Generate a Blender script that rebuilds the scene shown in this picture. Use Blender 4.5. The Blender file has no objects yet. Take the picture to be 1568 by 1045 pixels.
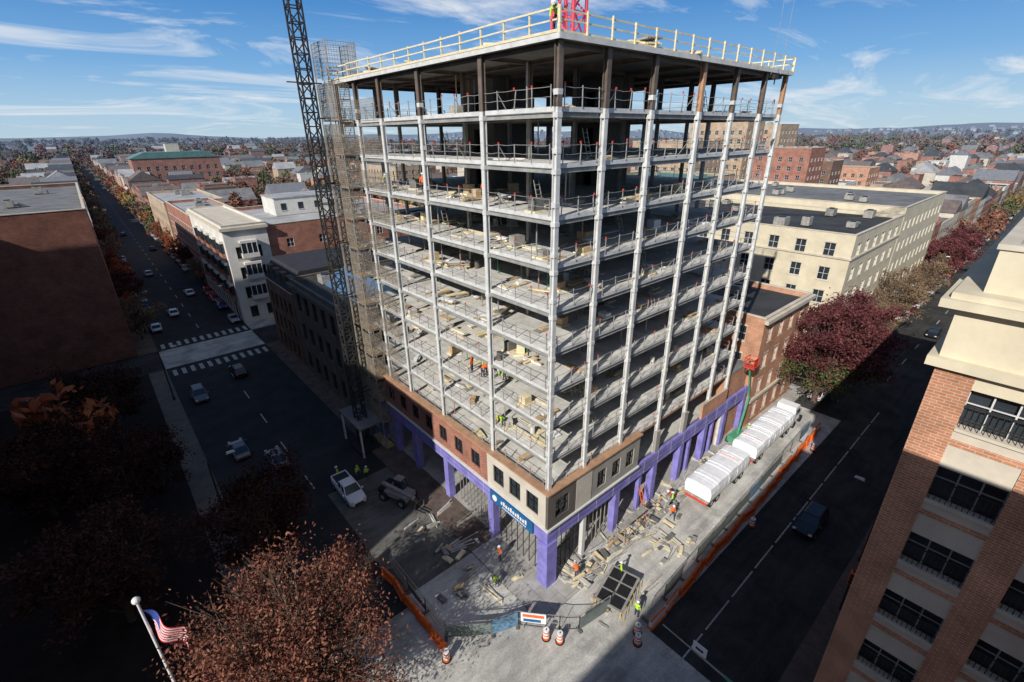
import bpy, math, random, bmesh
import numpy as np
from mathutils import Vector, Matrix
random.seed(7)
S=bpy.context.scene
COL=S.collection
# ------------------------------------------------------------ materials
MATS={}
def newmat(name):
    m=bpy.data.materials.new(name); m.use_nodes=True
    nt=m.node_tree; b=nt.nodes['Principled BSDF']
    return m,nt,b
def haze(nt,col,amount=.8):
    """aerial perspective painted into the base colour by distance from the site"""
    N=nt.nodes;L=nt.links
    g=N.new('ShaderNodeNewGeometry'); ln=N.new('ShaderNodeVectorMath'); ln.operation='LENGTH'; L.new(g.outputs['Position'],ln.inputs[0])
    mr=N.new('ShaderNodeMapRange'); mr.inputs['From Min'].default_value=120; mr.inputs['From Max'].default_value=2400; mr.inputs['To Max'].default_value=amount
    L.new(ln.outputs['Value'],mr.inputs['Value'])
    mx=N.new('ShaderNodeMix'); mx.data_type='RGBA'; L.new(mr.outputs['Result'],mx.inputs['Factor']); L.new(col,mx.inputs['A']); mx.inputs['B'].default_value=(.21,.27,.35,1)  # haze tint mixed into the surface colour
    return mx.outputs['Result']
def mat(name,col,var=0.25,scale=1.5,rough=0.8,metal=0.0,bump=0.0,spec=0.3,col2=None,stretch=None,hz=True):
    if name in MATS: return MATS[name]
    m,nt,b=newmat(name); N=nt.nodes; L=nt.links
    tc=N.new('ShaderNodeTexCoord'); mp=N.new('ShaderNodeMapping')
    L.new(tc.outputs['Object'],mp.inputs['Vector'])
    if stretch: mp.inputs['Scale'].default_value=stretch
    no=N.new('ShaderNodeTexNoise'); no.inputs['Scale'].default_value=scale; no.inputs['Detail'].default_value=6; no.inputs['Roughness'].default_value=.65
    L.new(mp.outputs['Vector'],no.inputs['Vector'])
    cr=N.new('ShaderNodeValToRGB')
    c2=col2 if col2 else tuple(c*(1-var) for c in col)
    c1=col if col2 else tuple(min(1,c*(1+var)) for c in col)
    cr.color_ramp.elements[0].position=.32; cr.color_ramp.elements[1].position=.68
    cr.color_ramp.elements[0].color=(*c2,1); cr.color_ramp.elements[1].color=(*c1,1)
    L.new(no.outputs['Fac'],cr.inputs['Fac'])
    out=cr.outputs['Color']
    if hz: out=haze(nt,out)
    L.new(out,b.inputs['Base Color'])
    b.inputs['Roughness'].default_value=rough; b.inputs['Metallic'].default_value=metal
    b.inputs['Specular IOR Level'].default_value=spec
    if bump>0:
        bp=N.new('ShaderNodeBump'); bp.inputs['Strength'].default_value=bump; bp.inputs['Distance'].default_value=.05
        n2=N.new('ShaderNodeTexNoise'); n2.inputs['Scale'].default_value=scale*6; n2.inputs['Detail'].default_value=4
        L.new(mp.outputs['Vector'],n2.inputs['Vector']); L.new(n2.outputs['Fac'],bp.inputs['Height']); L.new(bp.outputs['Normal'],b.inputs['Normal'])
    MATS[name]=m; return m
def brick(name,c1,c2,mortar,scale=1.0,bw=.5,bh=.16,flat=False,ms=.015,lo=.6,hi=1.4,ns=.5):
    if name in MATS: return MATS[name]
    m,nt,b=newmat(name); N=nt.nodes; L=nt.links
    tc=N.new('ShaderNodeTexCoord'); sp=N.new('ShaderNodeSeparateXYZ'); ad=N.new('ShaderNodeMath'); cb=N.new('ShaderNodeCombineXYZ')
    L.new(tc.outputs['Object'],sp.inputs[0])
    if flat: L.new(sp.outputs['X'],cb.inputs['Y']); L.new(sp.outputs['Y'],cb.inputs['X'])
    else: L.new(sp.outputs['X'],ad.inputs[0]); L.new(sp.outputs['Y'],ad.inputs[1]); L.new(ad.outputs[0],cb.inputs['X']); L.new(sp.outputs['Z'],cb.inputs['Y'])
    br=N.new('ShaderNodeTexBrick'); br.inputs['Scale'].default_value=scale
    br.inputs['Color1'].default_value=(*c1,1); br.inputs['Color2'].default_value=(*c2,1); br.inputs['Mortar'].default_value=(*mortar,1)
    br.inputs['Mortar Size'].default_value=ms; br.inputs['Brick Width'].default_value=bw; br.inputs['Row Height'].default_value=bh
    L.new(cb.outputs[0],br.inputs['Vector'])
    no=N.new('ShaderNodeTexNoise'); no.inputs['Scale'].default_value=ns; no.inputs['Detail'].default_value=8; no.inputs['Roughness'].default_value=.65
    L.new(tc.outputs['Object'],no.inputs['Vector'])
    mr=N.new('ShaderNodeMapRange'); mr.inputs['From Min'].default_value=.25; mr.inputs['From Max'].default_value=.75; mr.inputs['To Min'].default_value=lo; mr.inputs['To Max'].default_value=hi
    L.new(no.outputs['Fac'],mr.inputs['Value'])
    vm=N.new('ShaderNodeVectorMath'); vm.operation='SCALE'; L.new(br.outputs['Color'],vm.inputs[0]); L.new(mr.outputs['Result'],vm.inputs['Scale'])
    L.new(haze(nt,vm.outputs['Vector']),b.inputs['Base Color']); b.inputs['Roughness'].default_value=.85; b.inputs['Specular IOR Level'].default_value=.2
    MATS[name]=m; return m
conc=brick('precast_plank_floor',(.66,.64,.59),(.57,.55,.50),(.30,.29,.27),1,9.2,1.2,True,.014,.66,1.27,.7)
edgec=mat('slab_edge_concrete',(.52,.50,.46),.2,1,.85)
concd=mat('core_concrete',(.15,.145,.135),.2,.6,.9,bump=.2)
under=mat('plank_soffit',(.16,.155,.145),.25,.5,.9)  # underside shade put into the plank colour
steel=mat('primed_steel',(.60,.60,.58),.16,1.6,.6)
steelg=mat('grey_spandrel_beam',(.28,.28,.265),.25,1.2,.65)
steeld=mat('dark_primer_steel',(.14,.11,.09),.3,1.0,.6)
steelb=mat('bronze_primer_steel',(.42,.25,.15),.25,1.0,.6)
cable=mat('galvanised_rail',(.42,.41,.39),.25,3,.5,metal=.3)
wood=mat('rail_lumber',(.72,.62,.40),.22,2,.8,stretch=(1,1,6))
wood2=mat('plywood',(.52,.37,.21),.3,1.5,.8)
flag_m=mat('red_flagging',(.6,.06,.04),.2,3,.7)
purple=mat('purple_sheathing',(.22,.20,.52),.28,.8,.7)
creamp=mat('cream_panel',(.56,.51,.43),.12,.6,.7)
greyp=mat('grey_panel',(.33,.31,.28),.15,.6,.7)
darkp=mat('dark_brown_panel',(.12,.105,.09),.2,.6,.6)
glass=mat('window_glass',(.03,.038,.046),.4,.35,.08,spec=.6)
frame_w=mat('window_frame_white',(.6,.6,.57),.08,2,.5)
frame_k=mat('window_frame_black',(.03,.03,.03),.2,2,.45)
sheet=mat('white_wrap',(.80,.81,.83),.08,1.5,.4,bump=.6)
tyre=mat('tyre_rubber',(.02,.02,.02),.2,4,.8)
chrome=mat('hub_metal',(.5,.5,.5),.1,4,.35,metal=.8)
orange=mat('safety_orange',(.75,.15,.03),.28,3,.6)
yellow=mat('machine_yellow',(.60,.42,.10),.15,3,.5)
lime=mat('hi_vis_lime',(.45,.75,.05),.1,6,.7)
hatw=mat('hard_hat_white',(.8,.8,.8),.03,4,.35)
denim=mat('work_trousers',(.05,.06,.10),.3,8,.9)
skin=mat('skin',(.45,.26,.18),.1,8,.6)
boot=mat('boot_leather',(.08,.05,.03),.2,8,.7)
black=mat('black_paint',(.02,.02,.022),.2,3,.4)
white=mat('white_paint',(.8,.8,.8),.05,3,.4)
redpaint=mat('crane_red',(.72,.09,.13),.12,2,.5)
mesh_m=mat('hoist_dark_steel',(.035,.034,.032),.3,2,.6)
galv=mat('galvanised_scaffold',(.36,.345,.31),.3,2,.55,metal=.2)
asph=mat('asphalt',(.03,.03,.031),.3,.35,.9,bump=.3)
pavers=mat('shaded_brick_pavers',(.02,.014,.012),.35,.5,.95)  # plaza shade put into the paver colour
roofdark=mat('roof_membrane_dark',(.045,.047,.05),.35,.25,.9)
rooflight=mat('roof_membrane_light',(.36,.36,.36),.3,.2,.9)
roofgrey=mat('roof_gravel',(.17,.17,.17),.35,.3,.9)
bark=mat('bark',(.12,.09,.07),.35,4,.95,bump=.5)
sidewalk=brick('sidewalk_concrete',(.42,.40,.37),(.37,.355,.33),(.2,.19,.18),1,1.5,1.5,True,.02,.55,1.35,.5)
sidedark=brick('shaded_sidewalk_brick',(.15,.11,.09),(.12,.085,.07),(.10,.09,.08),1,.6,.3,True,.02,.55,1.35,.5)  # darker paving tone stands in for shade on the sidewalks
brick_red=brick('brick_red',(.36,.13,.075),(.28,.09,.055),(.35,.3,.26))
brick_or=brick('brick_orange',(.52,.225,.115),(.43,.175,.088),(.5,.42,.34),1,.42,.14)
brick_tan=brick('brick_tan',(.46,.33,.21),(.40,.28,.17),(.45,.4,.35))
brick_brown=brick('brick_brown',(.20,.11,.07),(.15,.08,.05),(.22,.18,.15))
brick_dk=brick('brick_red_shaded',(.21,.075,.045),(.15,.052,.034),(.18,.14,.12))  # wall shade darkened into the brick colour
stone=mat('cream_stucco',(.62,.55,.40),.14,.4,.85)
stone2=mat('limestone',(.56,.50,.40),.15,.5,.85)
stoned=mat('shaded_limestone',(.13,.115,.095),.25,.5,.85)  # limestone tone darkened to carry the street shade
whitewall=mat('painted_white_wall',(.64,.62,.57),.12,.4,.8)
darkslate=mat('slate',(.035,.035,.04),.3,1.2,.8)
teal=mat('teal_copper',(.10,.22,.20),.2,.5,.7)
# ------------------------------------------------------------ mesh builder
class MB:
    def __init__(s): s.v=[];s.f=[];s.m=[];s.ml=[]
    def mi(s,m):
        if m not in s.ml: s.ml.append(m)
        return s.ml.index(m)
    def hexa(s,P,m):
        b=len(s.v); s.v+= [tuple(p) for p in P]; k=s.mi(m)
        for f in ((0,3,2,1),(4,5,6,7),(0,1,5,4),(1,2,6,5),(2,3,7,6),(3,0,4,7)):
            s.f.append(tuple(b+i for i in f)); s.m.append(k)
    def box(s,x0,y0,z0,x1,y1,z1,m):
        if x0>x1:x0,x1=x1,x0
        if y0>y1:y0,y1=y1,y0
        if z0>z1:z0,z1=z1,z0
        s.hexa([(x0,y0,z0),(x1,y0,z0),(x1,y1,z0),(x0,y1,z0),(x0,y0,z1),(x1,y0,z1),(x1,y1,z1),(x0,y1,z1)],m)
    def rbox(s,cx,cy,cz,lx,ly,lz,ang,m,tilt=0):
        c,sn=math.cos(ang),math.sin(ang); P=[]
        for z in (-lz/2,lz/2):
            for x,y in ((-lx/2,-ly/2),(lx/2,-ly/2),(lx/2,ly/2),(-lx/2,ly/2)):
                P.append((cx+x*c-y*sn,cy+x*sn+y*c,cz+z+math.tan(tilt)*x))
        s.hexa(P,m)
    def beam(s,p,q,w,m,h=None):
        h=h or w; p=Vector(p);q=Vector(q);d=q-p
        if d.length<1e-6:return
        d.normalize(); up=Vector((0,0,1)) if abs(d.z)<.9 else Vector((1,0,0))
        a=d.cross(up).normalized();b=a.cross(d)
        a=a*w/2;b=b*h/2
        s.hexa([p-a-b,p+a-b,p+a+b,p-a+b,q-a-b,q+a-b,q+a+b,q-a+b],m)
    def cyl(s,p,q,r0,m,r1=None,n=10,caps=True):
        r1=r0 if r1 is None else r1
        p=Vector(p);q=Vector(q);d=(q-p).normalized(); up=Vector((0,0,1)) if abs(d.z)<.9 else Vector((1,0,0))
        a=d.cross(up).normalized();b=a.cross(d); o=len(s.v); k=s.mi(m)
        for c,r in ((p,r0),(q,r1)):
            for i in range(n):
                t=2*math.pi*i/n; s.v.append(tuple(c+a*math.cos(t)*r+b*math.sin(t)*r))
        for i in range(n):
            j=(i+1)%n; s.f.append((o+i,o+n+i,o+n+j,o+j)); s.m.append(k)
        if caps:
            s.f.append(tuple(o+i for i in range(n))); s.m.append(k)
            s.f.append(tuple(o+n+i for i in reversed(range(n)))); s.m.append(k)
    def poly(s,P,m):
        b=len(s.v); s.v+=[tuple(p) for p in P]; s.f.append(tuple(range(b,b+len(P)))); s.m.append(s.mi(m))
    def prism(s,prof,x0,x1,m,axis='y'):
        n=len(prof); b=len(s.v);k=s.mi(m)
        for t in (x0,x1):
            for a,z in prof: s.v.append((a,t,z) if axis=='y' else (t,a,z))
        for i in range(n):
            j=(i+1)%n; s.f.append((b+i,b+j,b+n+j,b+n+i)); s.m.append(k)
        s.f.append(tuple(b+i for i in reversed(range(n)))); s.m.append(k)
        s.f.append(tuple(b+n+i for i in range(n))); s.m.append(k)
    def mesh(s,name,smooth=False):
        me=bpy.data.meshes.new(name); me.from_pydata(s.v,[],s.f)
        for m in s.ml: me.materials.append(m)
        me.polygons.foreach_set('material_index',s.m)
        if smooth: me.polygons.foreach_set('use_smooth',[True]*len(s.f))
        me.update(); return me
    def obj(s,name,parent=None,loc=(0,0,0),rz=0,smooth=False,recalc=False):
        me=s.mesh(name,smooth)
        if recalc:
            bm=bmesh.new();bm.from_mesh(me);bmesh.ops.recalc_face_normals(bm,faces=bm.faces);bm.to_mesh(me);bm.free()
        return place(me,name,loc,rz,parent)
def place(me,name,loc=(0,0,0),rz=0,parent=None,sc=1):
    o=bpy.data.objects.new(name,me); COL.objects.link(o); o.location=loc; o.rotation_euler=(0,0,rz); o.scale=(sc,sc,sc)
    if parent: o.parent=parent
    return o
def empty(name,loc=(0,0,0)):
    o=bpy.data.objects.new(name,None); COL.objects.link(o); o.location=loc; o.empty_display_size=.5; return o
# ------------------------------------------------------------ sun / sky
EL=math.radians(33); AZ=math.radians(17)
sd=Vector((math.cos(AZ)*math.cos(EL),math.sin(AZ)*math.cos(EL),-math.sin(EL)))
sl=bpy.data.lights.new('sun','SUN'); sl.energy=5.0; sl.angle=math.radians(.53); sl.color=(1,.955,.89)
so=bpy.data.objects.new('sun',sl); COL.objects.link(so); so.rotation_euler=sd.to_track_quat('-Z','Y').to_euler(); so.location=(-60,-30,80)
w=bpy.data.worlds.new('World'); S.world=w; w.use_nodes=True; nt=w.node_tree;N=nt.nodes;L=nt.links
bg=N['Background']; bg.inputs['Strength'].default_value=.055
sky=N.new('ShaderNodeTexSky'); sky.sky_type='NISHITA'; sky.sun_disc=False; sky.sun_elevation=EL; sky.sun_rotation=math.radians(253)
sky.air_density=1.0; sky.dust_density=.3; sky.ozone_density=2.0; sky.altitude=100
tc=N.new('ShaderNodeTexCoord'); sp=N.new('ShaderNodeSeparateXYZ'); L.new(tc.outputs['Generated'],sp.inputs[0])
gr_=N.new('ShaderNodeValToRGB'); e=gr_.color_ramp.elements; e[0].position=0;e[0].color=(.50,.67,.80,1); e[1].position=.42;e[1].color=(.03,.12,.35,1)
for p_,c_ in ((.045,(.40,.62,.83,1)),(.11,(.19,.44,.79,1)),(.20,(.075,.28,.66,1))):
    x=e.new(p_);x.color=c_
L.new(sp.outputs['Z'],gr_.inputs['Fac'])
sc_=N.new('ShaderNodeVectorMath'); sc_.operation='SCALE'; sc_.inputs['Scale'].default_value=1/.055; L.new(gr_.outputs['Color'],sc_.inputs[0])
fr=N.new('ShaderNodeMapRange'); fr.inputs['From Min'].default_value=.2; fr.inputs['From Max'].default_value=.8; fr.inputs['To Min'].default_value=.88; fr.inputs['To Max'].default_value=.5; L.new(sp.outputs['Z'],fr.inputs['Value'])
mx0=N.new('ShaderNodeMix'); mx0.data_type='RGBA'; L.new(fr.outputs['Result'],mx0.inputs['Factor']); L.new(sky.outputs['Color'],mx0.inputs['A']); L.new(sc_.outputs['Vector'],mx0.inputs['B'])
za=N.new('ShaderNodeMath'); za.operation='ADD'; za.inputs[1].default_value=.12; L.new(sp.outputs['Z'],za.inputs[0])
dx=N.new('ShaderNodeMath'); dx.operation='DIVIDE'; L.new(sp.outputs['X'],dx.inputs[0]); L.new(za.outputs[0],dx.inputs[1])
dy=N.new('ShaderNodeMath'); dy.operation='DIVIDE'; L.new(sp.outputs['Y'],dy.inputs[0]); L.new(za.outputs[0],dy.inputs[1])
cb=N.new('ShaderNodeCombineXYZ'); L.new(dx.outputs[0],cb.inputs['X']); L.new(dy.outputs[0],cb.inputs['Y'])
mp=N.new('ShaderNodeMapping'); mp.inputs['Rotation'].default_value=(0,0,.75); mp.inputs['Scale'].default_value=(.75,1.5,1); mp.inputs['Location'].default_value=(3.1,.4,0); L.new(cb.outputs[0],mp.inputs['Vector'])
n1=N.new('ShaderNodeTexNoise'); n1.inputs['Scale'].default_value=.85; n1.inputs['Detail'].default_value=12; n1.inputs['Roughness'].default_value=.63; n1.inputs['Distortion'].default_value=.9
L.new(mp.outputs['Vector'],n1.inputs['Vector'])
cr=N.new('ShaderNodeValToRGB'); cr.color_ramp.elements[0].position=.50; cr.color_ramp.elements[1].position=.70
cr.color_ramp.elements[0].color=(0,0,0,1); cr.color_ramp.elements[1].color=(.92,.92,.92,1); L.new(n1.outputs['Fac'],cr.inputs['Fac'])
mx=N.new('ShaderNodeMix'); mx.data_type='RGBA'; L.new(cr.outputs['Color'],mx.inputs['Factor'])
L.new(mx0.outputs['Result'],mx.inputs['A']); mx.inputs['B'].default_value=(14.6,15.2,15.8,1)
L.new(mx.outputs['Result'],bg.inputs['Color'])
# ------------------------------------------------------------ camera
H=36.4;C=Vector((-21.6,-20.8,H));yaw=math.radians(49.2);p=math.radians(23.6);r=math.radians(0.73)
F=Vector((math.cos(yaw)*math.cos(p),math.sin(yaw)*math.cos(p),-math.sin(p)))
R=Vector((math.sin(yaw),-math.cos(yaw),0));U=R.cross(F)
R2=R*math.cos(r)-U*math.sin(r);U2=U*math.cos(r)+R*math.sin(r)
cam=bpy.data.cameras.new('camera'); co=bpy.data.objects.new('camera',cam); COL.objects.link(co)
cam.lens=36*725/1568; cam.sensor_width=36; cam.clip_end=20000; cam.clip_start=.1
M=Matrix((R2,U2,-F)).transposed().to_4x4(); M.translation=C; co.matrix_world=M; S.camera=co
S.view_settings.view_transform='Standard'; S.view_settings.look='None'; S.view_settings.exposure=0
# ------------------------------------------------------------ terrain
def terrain():
    m,nt,b=newmat('terrain_autumn'); N=nt.nodes;L=nt.links
    tc=N.new('ShaderNodeTexCoord')
    n=N.new('ShaderNodeTexNoise'); n.inputs['Scale'].default_value=.02; n.inputs['Detail'].default_value=10; n.inputs['Roughness'].default_value=.8
    L.new(tc.outputs['Object'],n.inputs['Vector'])
    cr=N.new('ShaderNodeValToRGB'); e=cr.color_ramp.elements
    e[0].position=.3;e[0].color=(.06,.065,.05,1); e[1].position=.75;e[1].color=(.20,.18,.15,1)
    x=e.new(.45);x.color=(.14,.10,.075,1); x=e.new(.55);x.color=(.08,.10,.055,1); x=e.new(.62);x.color=(.19,.115,.075,1)
    L.new(n.outputs['Fac'],cr.inputs['Fac'])
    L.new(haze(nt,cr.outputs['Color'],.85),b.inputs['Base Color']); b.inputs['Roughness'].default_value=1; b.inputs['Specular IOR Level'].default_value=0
    rad=[0,30,80,150,250,400,600,800,1000,1250,1500,1800,2100,2500,2900,3400,4000,4700,5500,6500,8000,11000,16000]
    nA=240; v=[(0,0,-.03)];f=[]
    def hh(x,y,r):
        if r<700: return -.03
        t=min(1,(r-700)/1800); az=math.atan2(y,x)
        a=math.sin(x*.0021+1)+math.sin(y*.0027+.5)+math.sin((x+y)*.0012)+.6*math.sin((x-2*y)*.0041)
        return -.03+t*(6+9*a)+(34+15*math.sin(az*9)+9*math.sin(az*23)+4*math.sin(az*57))*max(0,min(1,(r-2500)/2500))
    for r in rad[1:]:
        for i in range(nA):
            a=2*math.pi*i/nA; x=r*math.cos(a);y=r*math.sin(a); v.append((x,y,hh(x,y,r)))
    for i in range(nA): f.append((0,1+i,1+(i+1)%nA))
    for k in range(len(rad)-2):
        o=1+k*nA
        for i in range(nA):
            j=(i+1)%nA; f.append((o+i,o+nA+i,o+nA+j,o+j))
    me=bpy.data.meshes.new('ground'); me.from_pydata(v,[],f); me.materials.append(m); me.update()
    place(me,'ground'); return hh
HH=terrain()
def sheet_obj(name,rects,z,m):
    b=MB()
    for x0,y0,x1,y1 in rects: b.poly([(x0,y0,z),(x1,y0,z),(x1,y1,z),(x0,y1,z)],m)
    return b.obj(name)
def road_mat(name,a,c_):
    m,nt,b=newmat(name); N=nt.nodes;L=nt.links
    tc=N.new('ShaderNodeTexCoord')
    n=N.new('ShaderNodeTexNoise'); n.inputs['Scale'].default_value=.22; n.inputs['Detail'].default_value=11; n.inputs['Roughness'].default_value=.72; n.inputs['Distortion'].default_value=.6
    n2=N.new('ShaderNodeTexNoise'); n2.inputs['Scale'].default_value=7; n2.inputs['Detail'].default_value=6
    mpp=N.new('ShaderNodeMapping'); mpp.inputs['Scale'].default_value=(.12,1.3,1); L.new(tc.outputs['Object'],mpp.inputs['Vector'])
    n3=N.new('ShaderNodeTexNoise'); n3.inputs['Scale'].default_value=1.2; n3.inputs['Detail'].default_value=5; L.new(mpp.outputs['Vector'],n3.inputs['Vector'])
    L.new(tc.outputs['Object'],n.inputs['Vector']); L.new(tc.outputs['Object'],n2.inputs['Vector'])
    cr=N.new('ShaderNodeValToRGB'); e=cr.color_ramp.elements; e[0].position=.38;e[0].color=(*a,1);e[1].position=.58;e[1].color=(*c_,1)
    L.new(n.outputs['Fac'],cr.inputs['Fac'])
    ml=N.new('ShaderNodeMath'); ml.operation='MULTIPLY'
    mr=N.new('ShaderNodeMapRange'); mr.inputs['To Min'].default_value=.6;mr.inputs['To Max'].default_value=1.4; L.new(n2.outputs['Fac'],mr.inputs['Value'])
    mr3=N.new('ShaderNodeMapRange'); mr3.inputs['To Min'].default_value=.55;mr3.inputs['To Max'].default_value=1.45; L.new(n3.outputs['Fac'],mr3.inputs['Value'])
    L.new(mr.outputs['Result'],ml.inputs[0]);L.new(mr3.outputs['Result'],ml.inputs[1])
    vm=N.new('ShaderNodeVectorMath');vm.operation='SCALE'; L.new(cr.outputs['Color'],vm.inputs[0]);L.new(ml.outputs[0],vm.inputs['Scale'])
    L.new(haze(nt,vm.outputs['Vector']),b.inputs['Base Color']); b.inputs['Roughness'].default_value=.95; b.inputs['Specular IOR Level'].default_value=.15
    return m
dusty=road_mat('dusty_worn_sunlit_pavement',(.32,.31,.285),(.54,.525,.48)); worn=road_mat('worn_asphalt',(.032,.032,.032),(.058,.057,.054))  # dusty ground, its colour lifted further to look sunlit
corner=road_mat('dusty_sunlit_corner_asphalt',(.28,.275,.255),(.52,.505,.46)); yard=road_mat('shaded_yard_asphalt',(.08,.076,.07),(.15,.145,.13))  # corner colour lifted as sunlit ground; yard colour darkened for its shade
sheet_obj('road_intersection',[(-10.2,-8.7,48,-2.5),(-10.2,-2.5,-3,7),(-3,-2.5,8,-2.4)],.004,dusty)
sheet_obj('road_corner',[(-19,-17,3,-8.7),(-19,-8.7,-10.2,6)],.004,corner)
sheet_obj('construction_yard',[(-10.2,7,-3,24)],.004,yard)
sheet_obj('road_side_street',[(3,-17,1500,-8.7),(48,-8.7,1500,-2.5),(-300,-17,-19,-2.5)],0.0,worn)
sheet_obj('road_main_street',[(-19,6,-10.2,1500),(-10.2,24,-3,1500),(-19,-300,-3,-17)],0.0,asph)
sheet_obj('road_cross_street',[(-300,73,-19.01,83),(-2.99,73,400,83)],0.004,worn)
sheet_obj('road_cross_walk_apron',[(-19,73.5,-3,83)],0.004,corner)
sheet_obj('road_far_cross_street',[(54,-2.49,65,72.9),(54,-200,65,-17.01)],0.004,worn)
sw=MB()
def sblock(x0,y0,x1,y1,m=sidewalk): sw.box(x0,y0,-.02,x1,y1,.13,m)
sblock(-3,-2.5,54,7); sblock(-3,7,0,73,sidedark); sblock(0,7,54,73); sblock(65,-2.5,260,73); sblock(-3,83,54,300)
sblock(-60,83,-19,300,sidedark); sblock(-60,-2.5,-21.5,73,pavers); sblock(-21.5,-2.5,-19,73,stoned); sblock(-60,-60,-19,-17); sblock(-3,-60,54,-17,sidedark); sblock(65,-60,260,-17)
sw.obj('sidewalks')
mk=MB(); wp=mat('road_paint_white',(.42,.42,.40),.45,2.5,.8)
for x in np.arange(2,53,4.4): mk.poly([(x,-11.6,.012),(x+3.9,-11.6,.012),(x+3.9,-11.48,.012),(x,-11.48,.012)],wp)
for x in np.arange(66,400,9): mk.poly([(x,-9.8,.004),(x+3,-9.8,.004),(x+3,-9.65,.004),(x,-9.65,.004)],wp)
for y in list(np.arange(26,66,9))+list(np.arange(92,500,9)): mk.poly([(-11,y,.008),(-10.85,y,.008),(-10.85,y+3,.008),(-11,y+3,.008)],wp)
for x in np.arange(-18.3,-3.5,1.3):
    for y in (69.5,84): mk.poly([(x,y,.008),(x+.6,y,.008),(x+.6,y+2.6,.008),(x,y+2.6,.008)],wp)
mk.obj('road_markings')
# ------------------------------------------------------------ generic building
def facade(mb,face,pl,u0,u1,z0,z1,nx,ww,rows,wm,dep=.28,fm=None,mull=True,sill=None,margin=.8):
    def put(a,b,c,d,e,f,m):
        if face=='S': mb.box(a,pl+e,c,b,pl+f,d,m)
        elif face=='N': mb.box(a,pl-f,c,b,pl-e,d,m)
        elif face=='W': mb.box(pl+e,a,c,pl+f,b,d,m)
        else: mb.box(pl-f,a,c,pl-e,b,d,m)
    Lu=u1-u0
    if nx<1 or not rows: put(u0,u1,z0,z1,0,dep,wm); return
    pitch=(Lu-2*margin)/nx; xs=[u0+margin+pitch*(i+.5) for i in range(nx)]
    prev=u0
    for x in xs: put(prev,x-ww/2,z0,z1,0,dep,wm); prev=x+ww/2
    put(prev,u1,z0,z1,0,dep,wm)
    for x in xs:
        a,b=x-ww/2,x+ww/2; pz=z0
        for (zb,zt) in rows:
            put(a,b,pz,zb,0,dep,wm); pz=zt
            if sill: put(a-.1,b+.1,zb-.16,zb-.003,-.07,-.003,sill); put(a-.1,b+.1,zt+.003,zt+.22,-.04,-.003,sill)
            if fm:
                t=.07; put(a,a+t,zb,zt,.1,.18,fm);put(b-t,b,zb,zt,.1,.18,fm);put(a+t,b-t,zb,zb+t,.1,.18,fm);put(a+t,b-t,zt-t,zt,.1,.18,fm)
                if mull:
                    put(x-.03,x+.03,zb+t,zt-t,.11,.17,fm); put(a+t,x-.032,(zb+zt)/2-.03,(zb+zt)/2+.03,.115,.165,fm);put(x+.032,b-t,(zb+zt)/2-.03,(zb+zt)/2+.03,.115,.165,fm)
        put(a,b,pz,z1,0,dep,wm)
def bldg(name,x0,y0,x1,y1,h,wm,roof=roofdark,st=3.6,ww=1.3,wh=1.9,pitch=3.2,fm=frame_w,sill=None,faces='SWNE',cop=None,z0=0.0,obj=True,hv=3,mull=True,parap=.7,wstart=1.0):
    mb=MB(); d=.28
    mb.box(x0+d,y0+d,z0,x1-d,y1-d,h-parap,glass)
    mb.poly([(x0+d,y0+d,h-parap+.01),(x1-d,y0+d,h-parap+.01),(x1-d,y1-d,h-parap+.01),(x0+d,y1-d,h-parap+.01)],roof)
    nf=max(1,int((h-z0-.6)/st)); rows=[(z0+wstart+i*st,z0+wstart+wh+i*st) for i in range(nf)]
    rows=[q for q in rows if q[1]<h-.9]
    for fc in 'SNWE':
        if fc in 'SN': a,b,pl=x0,x1,(y0 if fc=='S' else y1)
        else: a,b,pl=y0+d,y1-d,(x0 if fc=='W' else x1)
        n=int((b-a-1.4)/pitch) if fc in faces else 0
        facade(mb,fc,pl,a,b,z0,h,n,ww,rows if n else None,wm,d,fm if n else None,mull,sill)
    cm=cop or stone2; o=.09
    mb.box(x0-o,y0-o,h+.002,x1+o,y0+d+.05,h+.13,cm);mb.box(x0-o,y1-d-.05,h+.002,x1+o,y1+o,h+.13,cm)
    mb.box(x0-o,y0+d+.05,h+.002,x0+d+.05,y1-d-.05,h+.13,cm);mb.box(x1-d-.05,y0+d+.05,h+.002,x1+o,y1-d-.05,h+.13,cm)
    rr=random.Random(name)
    for i in range(hv):
        if x1-x0<9 or y1-y0<9: break
        a=rr.uniform(1.2,2.6);c=rr.uniform(1.2,2.2);k=rr.uniform(.8,1.6)
        cx=rr.uniform(x0+3,x1-3);cy=rr.uniform(y0+3,y1-3)
        mb.box(cx-a/2,cy-c/2,h-parap+.2,cx+a/2,cy+c/2,h-parap+.2+k,galv)
        mb.box(cx-a/2+.1,cy-c/2+.1,h-parap+.02,cx+a/2-.1,cy+c/2-.1,h-parap+.2,black)
        mb.cyl((cx,cy,h-parap+.2+k),(cx,cy,h-parap+.35+k),min(a,c)*.35,black,n=12)
        mb.cyl((cx+a,cy,h-parap),(cx+a,cy,h-parap+.8),.12,galv,n=8)
        if rr.random()<.5: mb.beam((cx+a/2,cy,h-parap+.4),(cx+a/2+rr.uniform(1,4),cy,h-parap+.4),.35,galv)
    if obj: return mb.obj(name)
    return mb
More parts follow.
